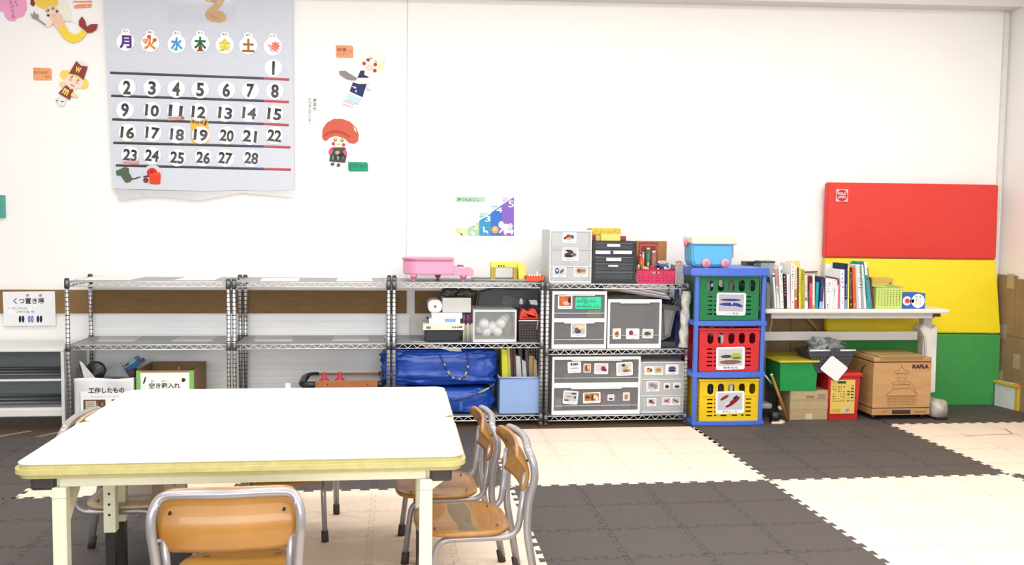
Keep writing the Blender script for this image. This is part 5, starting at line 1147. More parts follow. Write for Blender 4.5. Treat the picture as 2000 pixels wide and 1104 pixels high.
# cardboard box, green tub
a, c, _, zt_ = RC(1543, 763, 1617, 816, -.02); cb2 = mat('b39a72', .75, var=.06, sc=9)
t = T('small_cardboard_box', 'taped cardboard box under the green tub', 'box', ((a+c)/2, .07, MZ)); b = MB(); b.box(a, c, -.02, .16, MZ, zt_, cb2, .003); b.build('box_body', t); h = zt_-MZ
b = MB(); tm = mat('c9b48c', .3, alpha=.8); b.box(a+.001, c-.001, -.0212, -.0202, MZ+.37*h, MZ+.62*h, tm); b.box(a+.41*(c-a), a+.6*(c-a), -.0218, -.0206, MZ+.004, MZ+.22*h, mat('cfc3a4', .4)); b.box(a+.001, c-.001, -.0212, -.0202, MZ+.7*h, zt_-.003, tm); b.build('tape', t)
b = MB(); b.box(a+.42*(c-a), a+.62*(c-a), -.0222, -.0210, MZ+.74*h, MZ+.83*h, paper('9a7a55')); b.build('sticker', t); b = MB(); b.box(a+.74*(c-a), a+.92*(c-a), -.0216, -.0210, MZ+.72*h, MZ+.88*h, ink('6b5a42')); b.box(a+.75*(c-a), a+.91*(c-a), -.0222, -.0214, MZ+.735*h, MZ+.865*h, paper('b39a72'))
for k in range(3): b.box(a+(.77+.05*k)*(c-a), a+(.79+.05*k)*(c-a), -.0226, -.022, MZ+.76*h, MZ+.84*h, ink('6b5a42'))
b.build('stamp_print', t)
gz = zt_+.0006
a, c, _, zt_ = RC(1522, 704, 1598, 762, -.03)
t, b, a, c, zt_, m = tub('green_tub', 'green plastic tub with a yellow lid on the taped cardboard box', 'tub', (1523, 708, 1597, 762), -.03, .38, gz, '16994a', .008); b.build('tub_body', t)
b = MB(); b.prism(rrect(a-.018, c+.02, -.05, .36, .03, 4), zt_+.0005, zt_+.012, plastic('e2cf2c'), 'z', .005); b.prism(rrect(a, c, -.03, .34, .02, 4), zt_+.012, zt_+.016, mat('a9a01f', .5, var=.12, sc=14), 'z', .002); b.build('lid', t)
# things behind/left: stick, dark boxes
b = MB(); p, q = at(1506, 731, Y=-.02), at(1538, 812, Y=-.04); q.z = MZ+.012; d_ = (q-p).normalized(); b.tube([p, q], .011, mat('a9722f', .6, var=.1, sc=12, stretch=(1, 1, 8)), 4); b.tube([p-d_*.001, p+d_*.008], .0112, mat('efe2c4', .6), 4); b.build('wooden_stick', label='brown wooden stick leaning left of the taped cardboard box', cat='stick')
a, c, _, zt_ = RC(1499, 728, 1548, 815, .1); b = MB(); b.box(a-.03, c-.02, .215, .28, MZ, zt_, mat('40332d', .6), .004); b.build('dark_board', label='dark brown board standing behind the wooden stick', cat='board')
b = MB(); p, q = at(1494, 733, Y=.05), at(1507, 750, Y=.05); b.tube([p, q], .006, plastic('dfe3e2'), 6); b.build('white_rod', label='short white rod beside the tower post', cat='rod')
q = at(1524, 797, Y=.09); b = MB(); b.prism(ell(q.x, q.z, .018, .012, 10, -.5), .088, .098, paper('f2f2f2')); b.build('white_tag', label='small white oval tag by the wooden stick', cat='tag')
# grey basket with plastic bag and white card, standing on the red bucket
KYb = -.035
bt = BKT+.0006
a, c, _, zt_ = RC(1577, 686, 1670, 727, KYb)
gb = basket('shopping_basket', 'charcoal perforated basket standing on the red bucket', a, c, KYb, KYb+.19, bt, zt_, mat('3d4046', .5), 12, 4, .004, .004, .2, .8, False, taper=.42)
b = MB(); wr = plastic('eceeee')
for p0, p1 in ((1581, 1621), (1641, 1671)):
    q0, q1 = at(p0, 686, Y=KYb), at(p1, 686, Y=KYb); b = MB(); b.tube([(q0.x, KYb-.001, zt_+.004), (q1.x, KYb-.001, zt_+.004)], .006, wr, 8); b.build('rim_strip', gb, label='white rim strip')
b = MB(); q0, q1 = at(1638, 684, Y=.08), at(1652, 676, Y=.08); b.tube(fillet([(q0.x, .08, zt_), (q0.x+.005, .08, zt_+.035), (q1.x, .08, zt_+.035), (q1.x+.01, .08, zt_)], .01), .003, mat('8d9092', .4, .5), 6); b.build('handle', gb)
b = MB(); a2, c2, z2, z3 = RC(1576, 664, 1645, 686, .05); blob(b, a2+(c2-a2)*.34, .06, zt_-.04, (c2-a2)*.25, .07, z3-zt_+.05, mat('a3a8a9', .2, var=.25, sc=14, alpha=.85), 7, .8, .45, 5); blob(b, a2+(c2-a2)*.68, .07, zt_-.04, (c2-a2)*.34, .07, z3-zt_+.042, mat('8f9495', .2, var=.25, sc=14, alpha=.85), 17, .8, .4, 5); b.build('plastic_bag', label='crumpled grey plastic bag stuffed in the charcoal basket', cat='bag')
def rnd_poly(P, r=.12, n=4):
    o = []; N = len(P)
    for i in range(N):
        A, Bp, C_ = Vector(P[i-1]), Vector(P[i]), Vector(P[(i+1) % N]); s0 = Bp+(A-Bp)*r; s1 = Bp+(C_-Bp)*r
        o += [tuple(s0*(1-k/n)**2+Bp*2*(k/n)*(1-k/n)+s1*(k/n)**2) for k in range(n+1)]
    return o
t = T('white_card', 'blank white card hanging by one corner from the charcoal basket', 'card', (at(1625, 720, Y=-.05).x, -.05, at(1625, 746, Y=-.05).z))
P = PX(((1625, 694), (1657, 719), (1634, 746), (1601, 721)), -.05)
b = MB(); b.prism(rnd_poly(P), -.050, -.048, paper('f1f1f2')); b.build('card', t)
b = MB(); b.tube([(P[0][0], -.0505, P[0][1]-.012), (P[0][0]-.004, -.044, zt_-.004)], .0015, BLACK, 5); b.build('string', t)
b = MB(); P = [at(x, y, Y=.40) for x, y in ((1576, 622), (1590, 636), (1600, 650))]; b.tube(P, .012, mat('c69a58', .5, var=.1, sc=9), 6); b.build('tape_strip', label='tan curved band on the cardboard under the book table', cat='tape')
# ------------------------------------------------------------------ wooden block chest
KY = -.05
a, c, zb_, zt_ = RC(1705, 697, 1818, 812, KY); zb_ = MZ+.03; kd = .33
wd = mat('c79c6a', .5, var=.1, sc=4, h2='b58753', stretch=(1, 1, 5)); kdk = ink('3b1a1c')
t = T('block_chest', 'plywood chest of building blocks on casters with a printed tower picture', 'chest', ((a+c)/2, KY+kd/2, MT))
zl1 = at(1760, 707, Y=KY).z; z_lo = at(1760, 798, Y=KY).z
b = MB(); b.box(a, c, KY, KY+kd, z_lo+.005, zl1-.005, wd, .002); b.box(a+.002, c-.002, KY+.002, KY+kd-.002, zl1-.006, zl1+.0005, kdk); b.box(a+.002, c-.002, KY+.002, KY+kd-.002, z_lo, z_lo+.006, kdk); b.box(a, c, KY, KY+kd, zb_, z_lo, wd, .002); b.build('chest_body', t)
b = MB(); b.box(a, c, KY, KY+kd, zl1+.0008, zt_-.004, wd, .003); b.build('lid', t)
b = MB(); b.box(a+.03, c-.055, KY-.002, KY+.27, zt_-.004, zt_+.006, mat('b3935e', .6, var=.12, sc=10), .003); b.box(a+.045, c-.06, KY-.0022, KY-.001, zt_-.02, zt_-.004, mat('9f7c50', .6)); b.build('flap', t, label='loose cardboard flap on the lid')
for x in (a+.03, c-.03):
    for y in (KY+.04, KY+kd-.04):
        b = MB(); b.cyl((x-.012, y, MZ+.0145), (x+.012, y, MZ+.0145), .0145, plastic('2a2a2c')); b.box(x-.014, x+.014, y-.012, y+.012, MZ+.018, zb_, plastic('4a4b4d')); b.build('caster', t)
y = KY-.0008; b = MB(); pr = mat('93683f', .6, var=.06)
r = RC(1782, 712, 1814, 720, KY); b.text('KAPLA', r[0], r[1], r[2], r[3], y-.0006, kdk, .06)
def ln(pts, th=.0018):
    P = PX(pts, KY); b.tube([(p[0], KY-.0002, p[1]) for p in P], th, pr, 4)
ln(((1761, 712), (1761, 717))); ln(((1761, 717), (1752, 725), (1747, 726), (1749, 730), (1775, 729), (1776, 725), (1770, 725), (1761, 717))); ln(((1753, 731), (1753, 738), (1769, 738), (1769, 731)))
ln(((1755, 739), (1750, 746), (1741, 749), (1744, 752), (1776, 751), (1778, 748), (1772, 745), (1768, 739)))
for k in range(6): ln(((1755+2.5*k, 742), (1755+2.5*k, 750)), .0012)
ln(((1744, 753), (1744, 760), (1776, 759), (1776, 752))); ln(((1744, 761), (1736, 767), (1730, 772), (1733, 774), (1790, 773), (1792, 770), (1786, 766), (1778, 760)))
for k in range(6):
    yy = 775+k*3.2; ln(((1733, yy), (1789, yy-.6)), .0011)
    for j in range(9): ln(((1733+j*7+(k % 2)*2, yy), (1733+j*7+(k % 2)*2, yy+3)), .001)
ln(((1776, 742), (1783, 752), (1790, 768)), .0014)
r = RC(1742, 801, 1778, 809, KY); b.box(r[0], r[1], y-.0002, y+.0006, r[2], r[3], ink('33282c'))
r = RC(1722, 803, 1733, 806, KY); b.text('KAPLA', r[0], r[1], r[2], r[3], y-.0003, pr, .01)
r = RC(1785, 803, 1808, 805.5, KY); b.box(r[0], r[1], y-.0002, y+.0004, r[2], r[3], pr); b.build('printed_picture', t, label='brown printed pagoda of blocks and black lettering')
b = MB(); P = [(a-.001, KY+.10, zl1-.03), (a-.012, KY+.12, zl1-.06), (a-.014, KY+.13, zl1-.10), (a-.002, KY+.15, zl1-.13)]; b.tube(P, .004, kdk, 6); b.build('rope_handle', t)
# ------------------------------------------------------------------ tricolour folding mat
t = T('folding_mat', 'tall red, yellow and green folding gym mat leaning on the wall', 'gym mat', (at(1780, 800, Y=.38).x, .37, MT))
def panel(nm, col, pts, th=.05):
    m = mat(col, .5, var=.03, sc=30, bump=.06, coat=.15)
    (xa, ya, p1), (xb, yb2, p2), Yt, Yb = pts
    c4 = [at(xa[0], p1[0], Y=Yt), at(xb[0], p2[0], Y=Yt), at(xb[1], p2[1], Y=Yb), at(xa[1], p1[1], Y=Yb)]
    bm = bmesh.new(); n = Vector((0, 1, 0)); V = [bm.verts.new(v) for v in c4]+[bm.verts.new(v+n*th) for v in c4]
    for f in ((0, 1, 2, 3), (7, 6, 5, 4), (0, 4, 5, 1), (1, 5, 6, 2), (2, 6, 7, 3), (3, 7, 4, 0)): bm.faces.new([V[i] for i in f])
    bmesh.ops.recalc_face_normals(bm, faces=bm.faces[:]); bmesh.ops.bevel(bm, geom=bm.edges[:], offset=.008, segments=3, affect='EDGES')
    b = MB(); b.bm(bm, m, False); return b.build(nm, t), c4
pr_, c4 = panel('red_panel', 'e2382f', (((1617, 1611), 0, (356, 503)), ((1951, 1946), 0, (361, 507)), .37, .405))
panel('yellow_panel', 'f7df1a', (((1612, 1615), 0, (504.5, 648)), ((1946, 1955), 0, (508.5, 652)), .405, .33))
panel('green_panel', '45a655', (((1615, 1611), 0, (650, 815)), ((1955, 1951), 0, (654, 795.5)), .33, .385))
Yl = .371; r = RC(1633, 370, 1656, 394, Yl); b = MB(); b.box(r[0], r[1], Yl-.001, Yl+.004, r[2], r[3], paper('cfcac8')); cx, cz_ = (r[0]+r[1])/2, (r[2]+r[3])/2; R_ = (r[1]-r[0])*.46
b.prism(ell(cx, cz_, R_, R_, 28), Yl-.0016, Yl-.0008, paper('c6303a')); b.text('FOLD', cx-R_*.75, cx+R_*.75, cz_+.08*R_, cz_+.55*R_, Yl-.002, paper('f3efef'), .02); b.text('AWAY', cx-R_*.75, cx+R_*.75, cz_-.5*R_, cz_-.05*R_, Yl-.002, paper('f3efef'), .02); b.build('brand_patch', pr_, label='small grey patch with a red round emblem')
# ------------------------------------------------------------------ lidded box in the corner
X0 = 5.80; t = T('corner_box', 'white box with yellow trimmed edges on the floor in the right corner', 'box', (5.87, .2, MT))
p = at(1988, 803, Z=MT); q = at(1957, 798, Z=MT); zt_ = at(1985, 760, X=p.x, ).z
b = MB(); xl_ = p.x-.005; X1 = 5.955; Y0 = p.y; Y1_ = Y0+.30
b.X = Matrix()
b.prism([(q.x+.02, Y0+.20), (xl_, Y0), (X1, Y0-.0), (X1, Y0+.20)], MZ, MT+.155, paper('d6d8d4'), 'z'); b.build('box_body', t)
b = MB(); b.prism([(q.x+.008, Y0+.205), (xl_-.014, Y0-.012), (X1, Y0-.012), (X1, Y0+.205)], MT+.1555, MT+.175, plastic('e3c23a'), 'z', .003); b.prism([(q.x+.032, Y0+.19), (xl_+.014, Y0+.012), (X1-.01, Y0+.012), (X1-.01, Y0+.19)], MT+.175, MT+.178, paper('ded9c2'), 'z'); b.build('lid', t, label='lid with yellow edges')
b = MB(); b.box(xl_-.008, xl_+.02, Y0-.008, Y0+.02, MZ, MT+.155, plastic('dcc12e'), .002); b.build('corner_trim', t, label='yellow corner strip'); b = MB(); b.prism([(xl_-.013, Y0-.013), (xl_+.05, Y0-.013), (xl_+.05, Y0+.03), (xl_-.018, Y0+.03)], MT+.1555, MT+.1765, plastic('d58a35'), 'z'); b.build('corner_cap', t, label='orange corner cap')
# ------------------------------------------------------------------ wall calendar
KY = .435                                   # front face of the calendar cloth
def flat(b, pts, y, m, th=.0012): b.prism(PX(pts, y), y, y+th, m)
def pe(cx, cy, rx, ry=None, n=20, rot=0):
    ry = ry or rx; o = []
    for k in range(n):
        a = 2*math.pi*k/n; x = rx*math.cos(a); y = ry*math.sin(a); o.append((cx+x*math.cos(rot)-y*math.sin(rot), cy+x*math.sin(rot)+y*math.cos(rot)))
    return o
p = at(395, 374, Y=KY)
cal = T('wall_calendar', 'large grey checked fabric calendar with pockets hanging on the wall', 'calendar', (p.x, KY, p.z))
ck = mat('dcdee5', .6, sc=150, kind='checker', h2='b4bac9', k=.9)
b = MB(); flat(b, [(203, -6), (571, -6), (573, 180), (575, 370), (520, 373), (470, 371), (400, 374), (330, 371), (270, 370), (221, 368), (212, 180)], KY, ck, .008); b.build('fabric', cal)
b = MB(); flat(b, [(219, 366), (262, 371), (400, 374), (575, 370), (575, 386), (470, 377), (390, 392), (300, 384), (232, 392), (226, 376)], KY+.002, mat('e8e8ea', .15, var=.05, alpha=.45), .001); b.build('clear_hem', cal)
bars = [((215, 142), (515, 153), (565, 155.5)), ((217, 187), (515, 197), (564, 199.5)), ((219, 233), (515, 242), (564, 244.5)), ((221, 279), (515, 286), (567, 288)), ((226, 323), (515, 330), (568, 331.5))]
for i, (p, q, r) in enumerate(bars):
    n_ = (p[0]+(q[0]-p[0])*.83, p[1]+(q[1]-p[1])*.83)
    b = MB(); w = 2.4
    for A, B_, m in ((p, n_, ink('202126')), (n_, q, ink('23264a')), (q, r, ink('b5303f'))): flat(b, [(A[0], A[1]-w), (B_[0], B_[1]-w), (B_[0], B_[1]+w), (A[0], A[1]+w)], KY-.0014, m)
    b.build('row_tape', cal)
    b = MB(); y0 = 24 if i else 22
    flat(b, [(p[0], p[1]-y0), (r[0], r[1]-y0), (r[0], r[1]), (p[0], p[1])], KY-.0058, mat('eef1f8', .08, var=.02, alpha=.03), .0006); b.build('clear_pocket', cal)
b = MB(); flat(b, [(328, -6), (459, -6), (459, 43), (328, 46)], KY-.0058, mat('eef1f8', .08, var=.02, alpha=.1), .0006); b.build('clear_pocket', cal)
b = MB(); gold = paper('cf9a3c')
P = [(400, -6), (418, -8), (437, -4), (438, 3), (430, 14), (422, 20), (434, 22), (442, 30), (440, 40), (430, 44), (414, 42), (403, 37), (400, 28), (404, 20), (416, 10), (420, 2), (412, 4), (402, 3)]
flat(b, P, KY-.003, gold, .0015); flat(b, pe(419, 2, 6, 5, 10), KY-.0036, paper('a3793a'), .0006); flat(b, [(404, 24), (418, 30), (428, 37), (424, 39), (410, 32)], KY-.0036, paper('b5832f'), .0006)
b.build('month_card', label='golden cut-out numeral 2 for the month at the calendar top', cat='month card')
wkd = [('月', '5b3a86', 'げつ', 245, 82, 'Monday'), ('火', 'e08a45', 'か', 293, 84, 'Tuesday'), ('水', '4d9fd8', 'すい', 345, 86, 'Wednesday'), ('木', '2c6a45', 'もく', 391, 85, 'Thursday'), ('金', 'e0d23a', 'きん', 439, 88, 'Friday'), ('土', 'b36a35', 'ど', 485, 89, 'Saturday'), ('日', 'e5564f', 'にち', 533, 91, 'Sunday')]
cw = paper('fafafa')
def card(name, lab, cat, grp, cx, cy, r, tab=None):
    p = at(cx, cy+r, Y=KY); t = T(name, lab, cat, (p.x, KY-.003, p.z), grp)
    b = MB(); rn = random.Random(cx); pts = pe(cx, cy, r, r, 22)
    flat(b, pts, KY-.0035, cw, .0016)
    if tab: flat(b, [(cx-8, cy-r+4), (cx-8, cy-r-5), (cx-3, cy-r-8), (cx+5, cy-r-7), (cx+8, cy-r-4), (cx+8, cy-r+4)], KY-.0034, cw, .0014)
    b.build('card', t); return t
for ch, col, rub_, cx, cy, en in wkd:
    t = card('weekday_card', 'round weekday card for %s on the calendar, character in %s' % (en, {'月': 'purple', '火': 'orange', '水': 'blue', '木': 'green with brown trunk', '金': 'yellow', '土': 'brown', '日': 'red'}[ch]), 'weekday card', 'weekday cards on the calendar', cx, cy, 18, True)
    b = MB(); r = RC(cx-12, cy-13, cx+12, cy+13, KY-.004); m = paper(col)
    if ch != '日': b.text(ch, r[0], r[1], r[2], r[3], KY-.0041, m, .045)
    if ch == '木': flat(b, [(cx-3, cy+4), (cx+3, cy+4), (cx+4, cy+12), (cx+8, cy+15), (cx-8, cy+15), (cx-4, cy+12)], KY-.0046, paper('8a4f32'), .0006)
    if ch == '火':
        for dx, dy, cc in ((-2, -12, 'd9532f'), (9, -6, 'c96a3a'), (-11, -5, 'eeb182')): flat(b, pe(cx+dx, cy+dy, 4, 4, 10), KY-.0046, paper(cc), .0006)
    if ch == '日':
        P = []
        for k in range(16): a = 2*math.pi*k/16; rr = 11 if k % 2 == 0 else 6; P.append((cx+5+rr*math.cos(a), cy-1+rr*math.sin(a)))
        flat(b, P, KY-.0046, paper('ef7b62'), .0006)
        for k in range(4): flat(b, [(cx-11+4*k, cy-6+2*k), (cx-9+4*k, cy-6+2*k), (cx-1+4*k, cy+9+k), (cx-3+4*k, cy+9+k)], KY-.0047, paper('e8898e'), .0006)
    r = RC(cx-5, cy-23, cx+5, cy-19, KY-.004); b.text(rub_, r[0], r[1], r[2], r[3], KY-.0041, BLACK, .02)
    b.build('lettering', t)
nums = {1: (534, 133), 2: (248, 171), 3: (297, 172), 4: (344, 174), 5: (391, 175), 6: (442, 176), 7: (489, 177), 8: (537, 178), 9: (244, 215), 10: (297, 216), 11: (343, 217), 12: (388, 219), 13: (440, 221), 14: (487, 221), 15: (536, 223), 16: (249, 259), 17: (298, 260), 18: (346, 263), 19: (392, 264), 20: (443, 265), 21: (488, 266), 22: (536, 265), 23: (254, 303), 24: (297, 304), 25: (346, 308), 26: (397, 308), 27: (440, 309), 28: (491, 309)}
for n_, (cx, cy) in nums.items():
    t = card('number_card', 'round white calendar card numbered %d%s' % (n_, {19: ', over the orange today marker', 11: ', with a pink strip below', 23: ', with a pink strip below'}.get(n_, '')), 'number card', 'date cards on the calendar', cx, cy, 17.2)
    b = MB(); hw = 7.5 if n_ < 10 else 13.5; hh = 13.5 if n_ < 10 else 11.5
    if n_ == 1: hw = 6
    r = RC(cx-hw, cy-hh, cx+hw, cy+hh, KY-.004); b.text(str(n_), r[0], r[1], r[2], r[3], KY-.0041, ink('3c3a44') if n_ in (14, 18, 28) else BLACK, .018 if n_ == 1 else .034, rot=-.10 if n_ > 9 else -.04, fit=n_ != 1)
    b.build('lettering', t)
p = at(392, 278, Y=KY); t = T('today_marker', 'orange today marker card behind the date 19', 'marker card', (p.x, KY-.002, p.z))
b = MB(); flat(b, [(372, 235), (376, 231), (405, 232), (407, 240), (408, 276), (405, 279), (376, 279), (373, 272)], KY-.0022, paper('efb44c'), .0008); b.build('card', t)
b = MB(); r = RC(373, 234, 398, 242, KY-.003); b.text('今日は', r[0], r[1], r[2], r[3], KY-.003, BLACK, .04); b.build('lettering', t); b = MB(); r = RC(399, 235, 404, 245, KY-.003); b.text('!', r[0], r[1], r[2], r[3], KY-.003, BLACK, .05, rot=-.4); b.build('lettering', t)
for cx, cy, w, txt, lab in ((344, 231, 16, 'けんこくきねんのひ', 'pink strip below the date 11'), (256, 318, 16, 'てんのうたんじょうび', 'salmon pink strip below the date 23')):
    p = at(cx, cy+4, Y=KY); t = T('holiday_strip', lab+' on the calendar', 'strip', (p.x, KY-.004, p.z)); b = MB(); flat(b, [(cx-w, cy-3), (cx+w-.5, cy-4), (cx+w, cy+3), (cx-w, cy+4)], KY-.0052, paper('e0a3a0'), .0006); b.build('strip', t)
    b = MB(); r = RC(cx-w+1, cy-2, cx+w-(7 if cx > 300 else 2), cy+2.5, KY-.0055); b.text(txt, r[0], r[1], r[2], r[3], KY-.0056, ink('a8453f'))
    if cx > 300: flat(b, [(cx+w-6, cy-3), (cx+w-2, cy-3), (cx+w-2, cy+2), (cx+w-6, cy+2)], KY-.0056, ink('6b2b35'), .0003)
    b.build('lettering', t)
p = at(250, 357, Y=KY); t = T('paper_cutout', 'dark green crumpled leaf-like cut-out in the bottom calendar pocket', 'paper cut-out', (p.x, KY-.004, p.z))
b = MB(); gr = mat('4c6348', .6, var=.15, sc=60); flat(b, [(226, 334), (236, 330), (243, 326), (251, 328), (252, 337), (258, 348), (255, 355), (246, 357), (240, 350), (236, 343), (228, 343)], KY-.0045, gr, .002); b.build('leaf', t); b = MB(); P = [(q[0], KY-.003, q[1]) for q in PX(((256, 350), (264, 349), (270, 347), (275, 345)), KY)]; b.tube(P, [.004, .003, .004, .0015], mat('39413a', .6), 6); b.build('stem', t)
p = at(297, 364, Y=KY); t = T('paper_cutout', 'red and orange house-like cut-out on a clear disc in the bottom calendar pocket', 'paper cut-out', (p.x, KY-.004, p.z))
b = MB(); flat(b, pe(298, 340, 18.5), KY-.0038, mat('e6e4e2', .3, alpha=.8), .001); b.build('disc', t)
b = MB(); flat(b, pe(297, 338, 10.5, 10, 20), KY-.0046, paper('d2323c'), .0007); flat(b, pe(297, 338, 4.5, 4.5, 12), KY-.0050, paper('a8262f'), .0005); flat(b, [(292, 339), (312, 336), (314, 342), (292, 343)], KY-.0053, paper('f2572c'), .0006); flat(b, [(291, 343), (314, 341), (313, 357), (311, 360), (292, 359)], KY-.0050, paper('e0452c'), .0007); flat(b, pe(285, 352, 5.5, 5, 12), KY-.0053, paper('7d3c35'), .0006); flat(b, [(280, 344), (291, 342), (291, 346), (280, 347)], KY-.0052, paper('5d3430'), .0005); b.build('paper_shapes', t)
# ------------------------------------------------------------------ paper cut-outs stuck on the wall
Wp = WY-.0006
class Fig:
    def __init__(s, name, lab, cat, cx, cy):
        p = at(cx, cy, Y=Wp); s.t = T(name, lab, cat, (p.x, Wp, p.z)); s.k = 0; s.b = MB()
    def a(s, pts, col, lift=1):
        s.k += lift; y = Wp-.0012-.0007*s.k; s.b.prism(PX(pts, y), y, y+.0010, paper(col)); return s
    def part(s, name): s.b.build(name, s.t); s.b = MB(); return s
def note(lab, x0, y0, x1, y1, col, rot, lines, inkc):
    p = at((x0+x1)/2, y1, Y=Wp); t = T('paper_note', lab, 'note', (p.x, Wp, p.z)); b = MB(); flat(b, [(x0, y0), (x1-3, y0+1), (x1, y0+4), (x1, y1), (x0+3, y1), (x0, y1-3)], Wp-.002, paper(col), .0019); b.build('note_paper', t)
    b = MB()
    for txt, a, c, d, e_ in lines: r = RC(x0+(x1-x0)*a, y0+(y1-y0)*c, x0+(x1-x0)*d, y0+(y1-y0)*e_, Wp-.003); b.text(txt, r[0], r[1], r[2], r[3], Wp-.0024, ink(inkc), .006)
    b.build('lettering', t)
note('orange handwritten note left of the girl cut-out', 65, 132, 101, 157, 'f2a673', 0, (('おとこのこ', .04, .04, .32, .14), ('まわり女の子', .04, .25, .78, .52), ('ちゃん', .62, .62, .92, .80)), '5b3a2c')
note('orange handwritten note above the chef cut-out', 656, 88, 690, 113, 'f0a274', 0, (('豚勝', .06, .2, .62, .52), ('さん', .72, .4, .95, .58), ('とん かつ', .08, .62, .66, .8)), '5b3a2c')
note('green handwritten note below the mushroom cut-out', 680, 316, 719, 335, '2f9f78', 0, (('茶 きのこちゃん', .06, .2, .92, .62), ('どん', .06, .66, .2, .86)), '12382c')
f = Fig('speech_bubble', 'pink cloud-shaped speech bubble in the upper left corner', 'speech bubble', 25, 42)
f.a([(-8, -8), (48, -8), (52, 4), (53, 18), (46, 32), (34, 36), (28, 42), (16, 40), (9, 32), (8, 24), (-2, 22), (-8, 18)], 'f3a6cc').part('bubble')
for k, ch in enumerate('たべてね'): r = RC(18+k*1.5, 1+9*k, 25+k*1.5, 8.5+9*k, Wp-.003); f.b.text(ch, r[0], r[1], r[2], r[3], Wp-.0024, ink('8a3a52'), .01)
for k, ch in enumerate('よく'): r = RC(28+3*k, 0+7*k, 33+3*k, 6+7*k, Wp-.003); f.b.text(ch, r[0], r[1], r[2], r[3], Wp-.0024, ink('8a3a52'), .01)
f.part('lettering')
f = Fig('paper_figure', 'paper mermaid cut-out with yellow tail holding a fork at upper left', 'paper cut-out', 130, 83)
f.a([(60, -6), (66, -6), (70, 3), (66, 13), (59, 9)], '8d3b38').a([(66, 2), (70, -6), (114, -6), (112, 10), (104, 14), (92, 12), (84, 18), (74, 13)], 'f2d252').part('hair')
f.a([(112, -6), (128, -2), (140, 22), (138, 40), (120, 44), (116, 30)], 'f6efe0').a([(86, 16), (97, 11), (110, 13), (114, 24), (104, 31), (92, 30)], 'f4d9bd').a(pe(93, 20, 3, 3, 10), '6b5230').a(pe(103, 16, 3, 3, 10), '6b5230').a(pe(92.5, 19.5, 1.3, 1.3, 8), 'fdfbf5').a(pe(102.5, 15.5, 1.3, 1.3, 8), 'fdfbf5').a(pe(94, 30, 2.6, 2.6, 10), '7d3c30').a(pe(111, 22, 2.6, 2.6, 10), '7d3c30').part('head')
f.a([(99, 33), (118, 26), (124, 36), (126, 50), (112, 57), (104, 48), (99, 42)], 'f4c9b0').a([(98, 36), (88, 48), (86, 52), (98, 53), (103, 44)], 'f7e6cf').a([(122, 34), (138, 37), (142, 43), (124, 40)], 'f4e9d8').part('torso')
f.a([(112, 56), (128, 50), (134, 62), (146, 68), (156, 64), (160, 57), (170, 60), (166, 70), (156, 80), (142, 84), (132, 80), (122, 72)], 'f7d84a').a([(154, 50), (154, 40), (160, 32), (166, 40), (169, 52), (178, 47), (191, 47), (188, 58), (178, 64), (170, 64), (164, 58)], '97403d').part('tail')
f.a([(61, 25), (64, 30), (66, 22), (67, 21), (69, 29), (72, 26), (76, 31), (74, 36), (90, 48), (88, 50), (71, 38), (64, 36), (60, 29)], '9a9690').part('fork')
f = Fig('paper_cutout', 'white card with salmon coloured stripes at the top edge, right of the mermaid cut-out', 'paper cut-out', 161, 19)
f.a([(141, -6), (180, -6), (181, 19), (143, 17)], 'faf8f5').part('card'); f.a([(142, 2), (180, 1), (179, 5), (143, 5)], 'e29a80').a([(143, 12), (152, 8), (180, 7), (178, 15), (146, 17)], 'ef9c82').a(pe(170, 12, 2, 1, 8), 'fbe4da').part('stripes')
f = Fig('paper_figure', 'paper girl cut-out with yellow hair and tall maroon hat at left', 'paper cut-out', 125, 208)
f.a(pe(127, 146, 10.5, 9.5, 16), 'f5d668').a(pe(163, 164, 10, 11, 16), 'f5d668').a(pe(121, 165, 5, 6, 12), 'f3dc93').a([(132, 146), (142, 141), (158, 150), (164, 160), (160, 171), (148, 175), (134, 171), (124, 160)], 'f6dcc9').a([(135, 146), (142, 140), (156, 148), (162, 157), (150, 151)], 'f5d668').part('head')
f.a(pe(138, 155, 3.2, 3.2, 12), 'eeb7a2').a(pe(150, 161, 3.2, 3.2, 12), 'eeb7a2').a([(138, 150), (142, 148.5), (143, 150), (139, 151.5)], '6b5838').a([(150, 156), (154, 155), (155, 157), (151, 157.5)], '6b5838').a([(139, 164), (146, 168), (145, 169.5), (138, 166)], 'd98b78').part('face')
f.a([(149, 119), (171, 130), (163, 156), (152, 147), (135, 143)], '93403d').a([(149, 119), (160, 119), (169, 125), (171, 130), (158, 128)], 'f0dfdc').part('hat')
f.a([(129, 166), (133, 169), (137, 175), (142, 174), (143, 178), (136, 195), (114, 182)], '93403d').a([(141, 180), (150, 184), (153, 189), (148, 191), (138, 187)], 'f3dc93').part('dress')
f.a([(114, 188), (129, 194), (124, 208), (116, 206), (110, 196)], 'e9e9ec').a([(120, 197), (124, 198), (123, 200), (119, 199)], '4a4a4e').a([(108, 197), (113, 194), (112, 198)], '5c5c60').part('shoes')
r = RC(148, 131, 160, 143, Wp); f.b.text('W', r[0], r[1], r[2], r[3], Wp-.0012-.0007*(f.k+1), paper('f3d27a'), .05, rot=-.3); r = RC(124, 174, 136, 186, Wp); f.b.text('m', r[0], r[1], r[2], r[3], Wp-.0012-.0007*(f.k+1), paper('f3d27a'), .05, rot=-.5); f.part('lettering')
f = Fig('paper_figure', 'paper chef boy cut-out with navy apron holding a grey knife', 'paper cut-out', 695, 210)
f.a([(706, 108), (716, 97), (740, 100), (750, 113), (754, 120), (744, 140), (728, 146), (712, 140), (704, 130)], 'f7efe6').a([(742, 122), (754, 118), (748, 132), (736, 142), (736, 132)], 'f3ecb8').part('head')
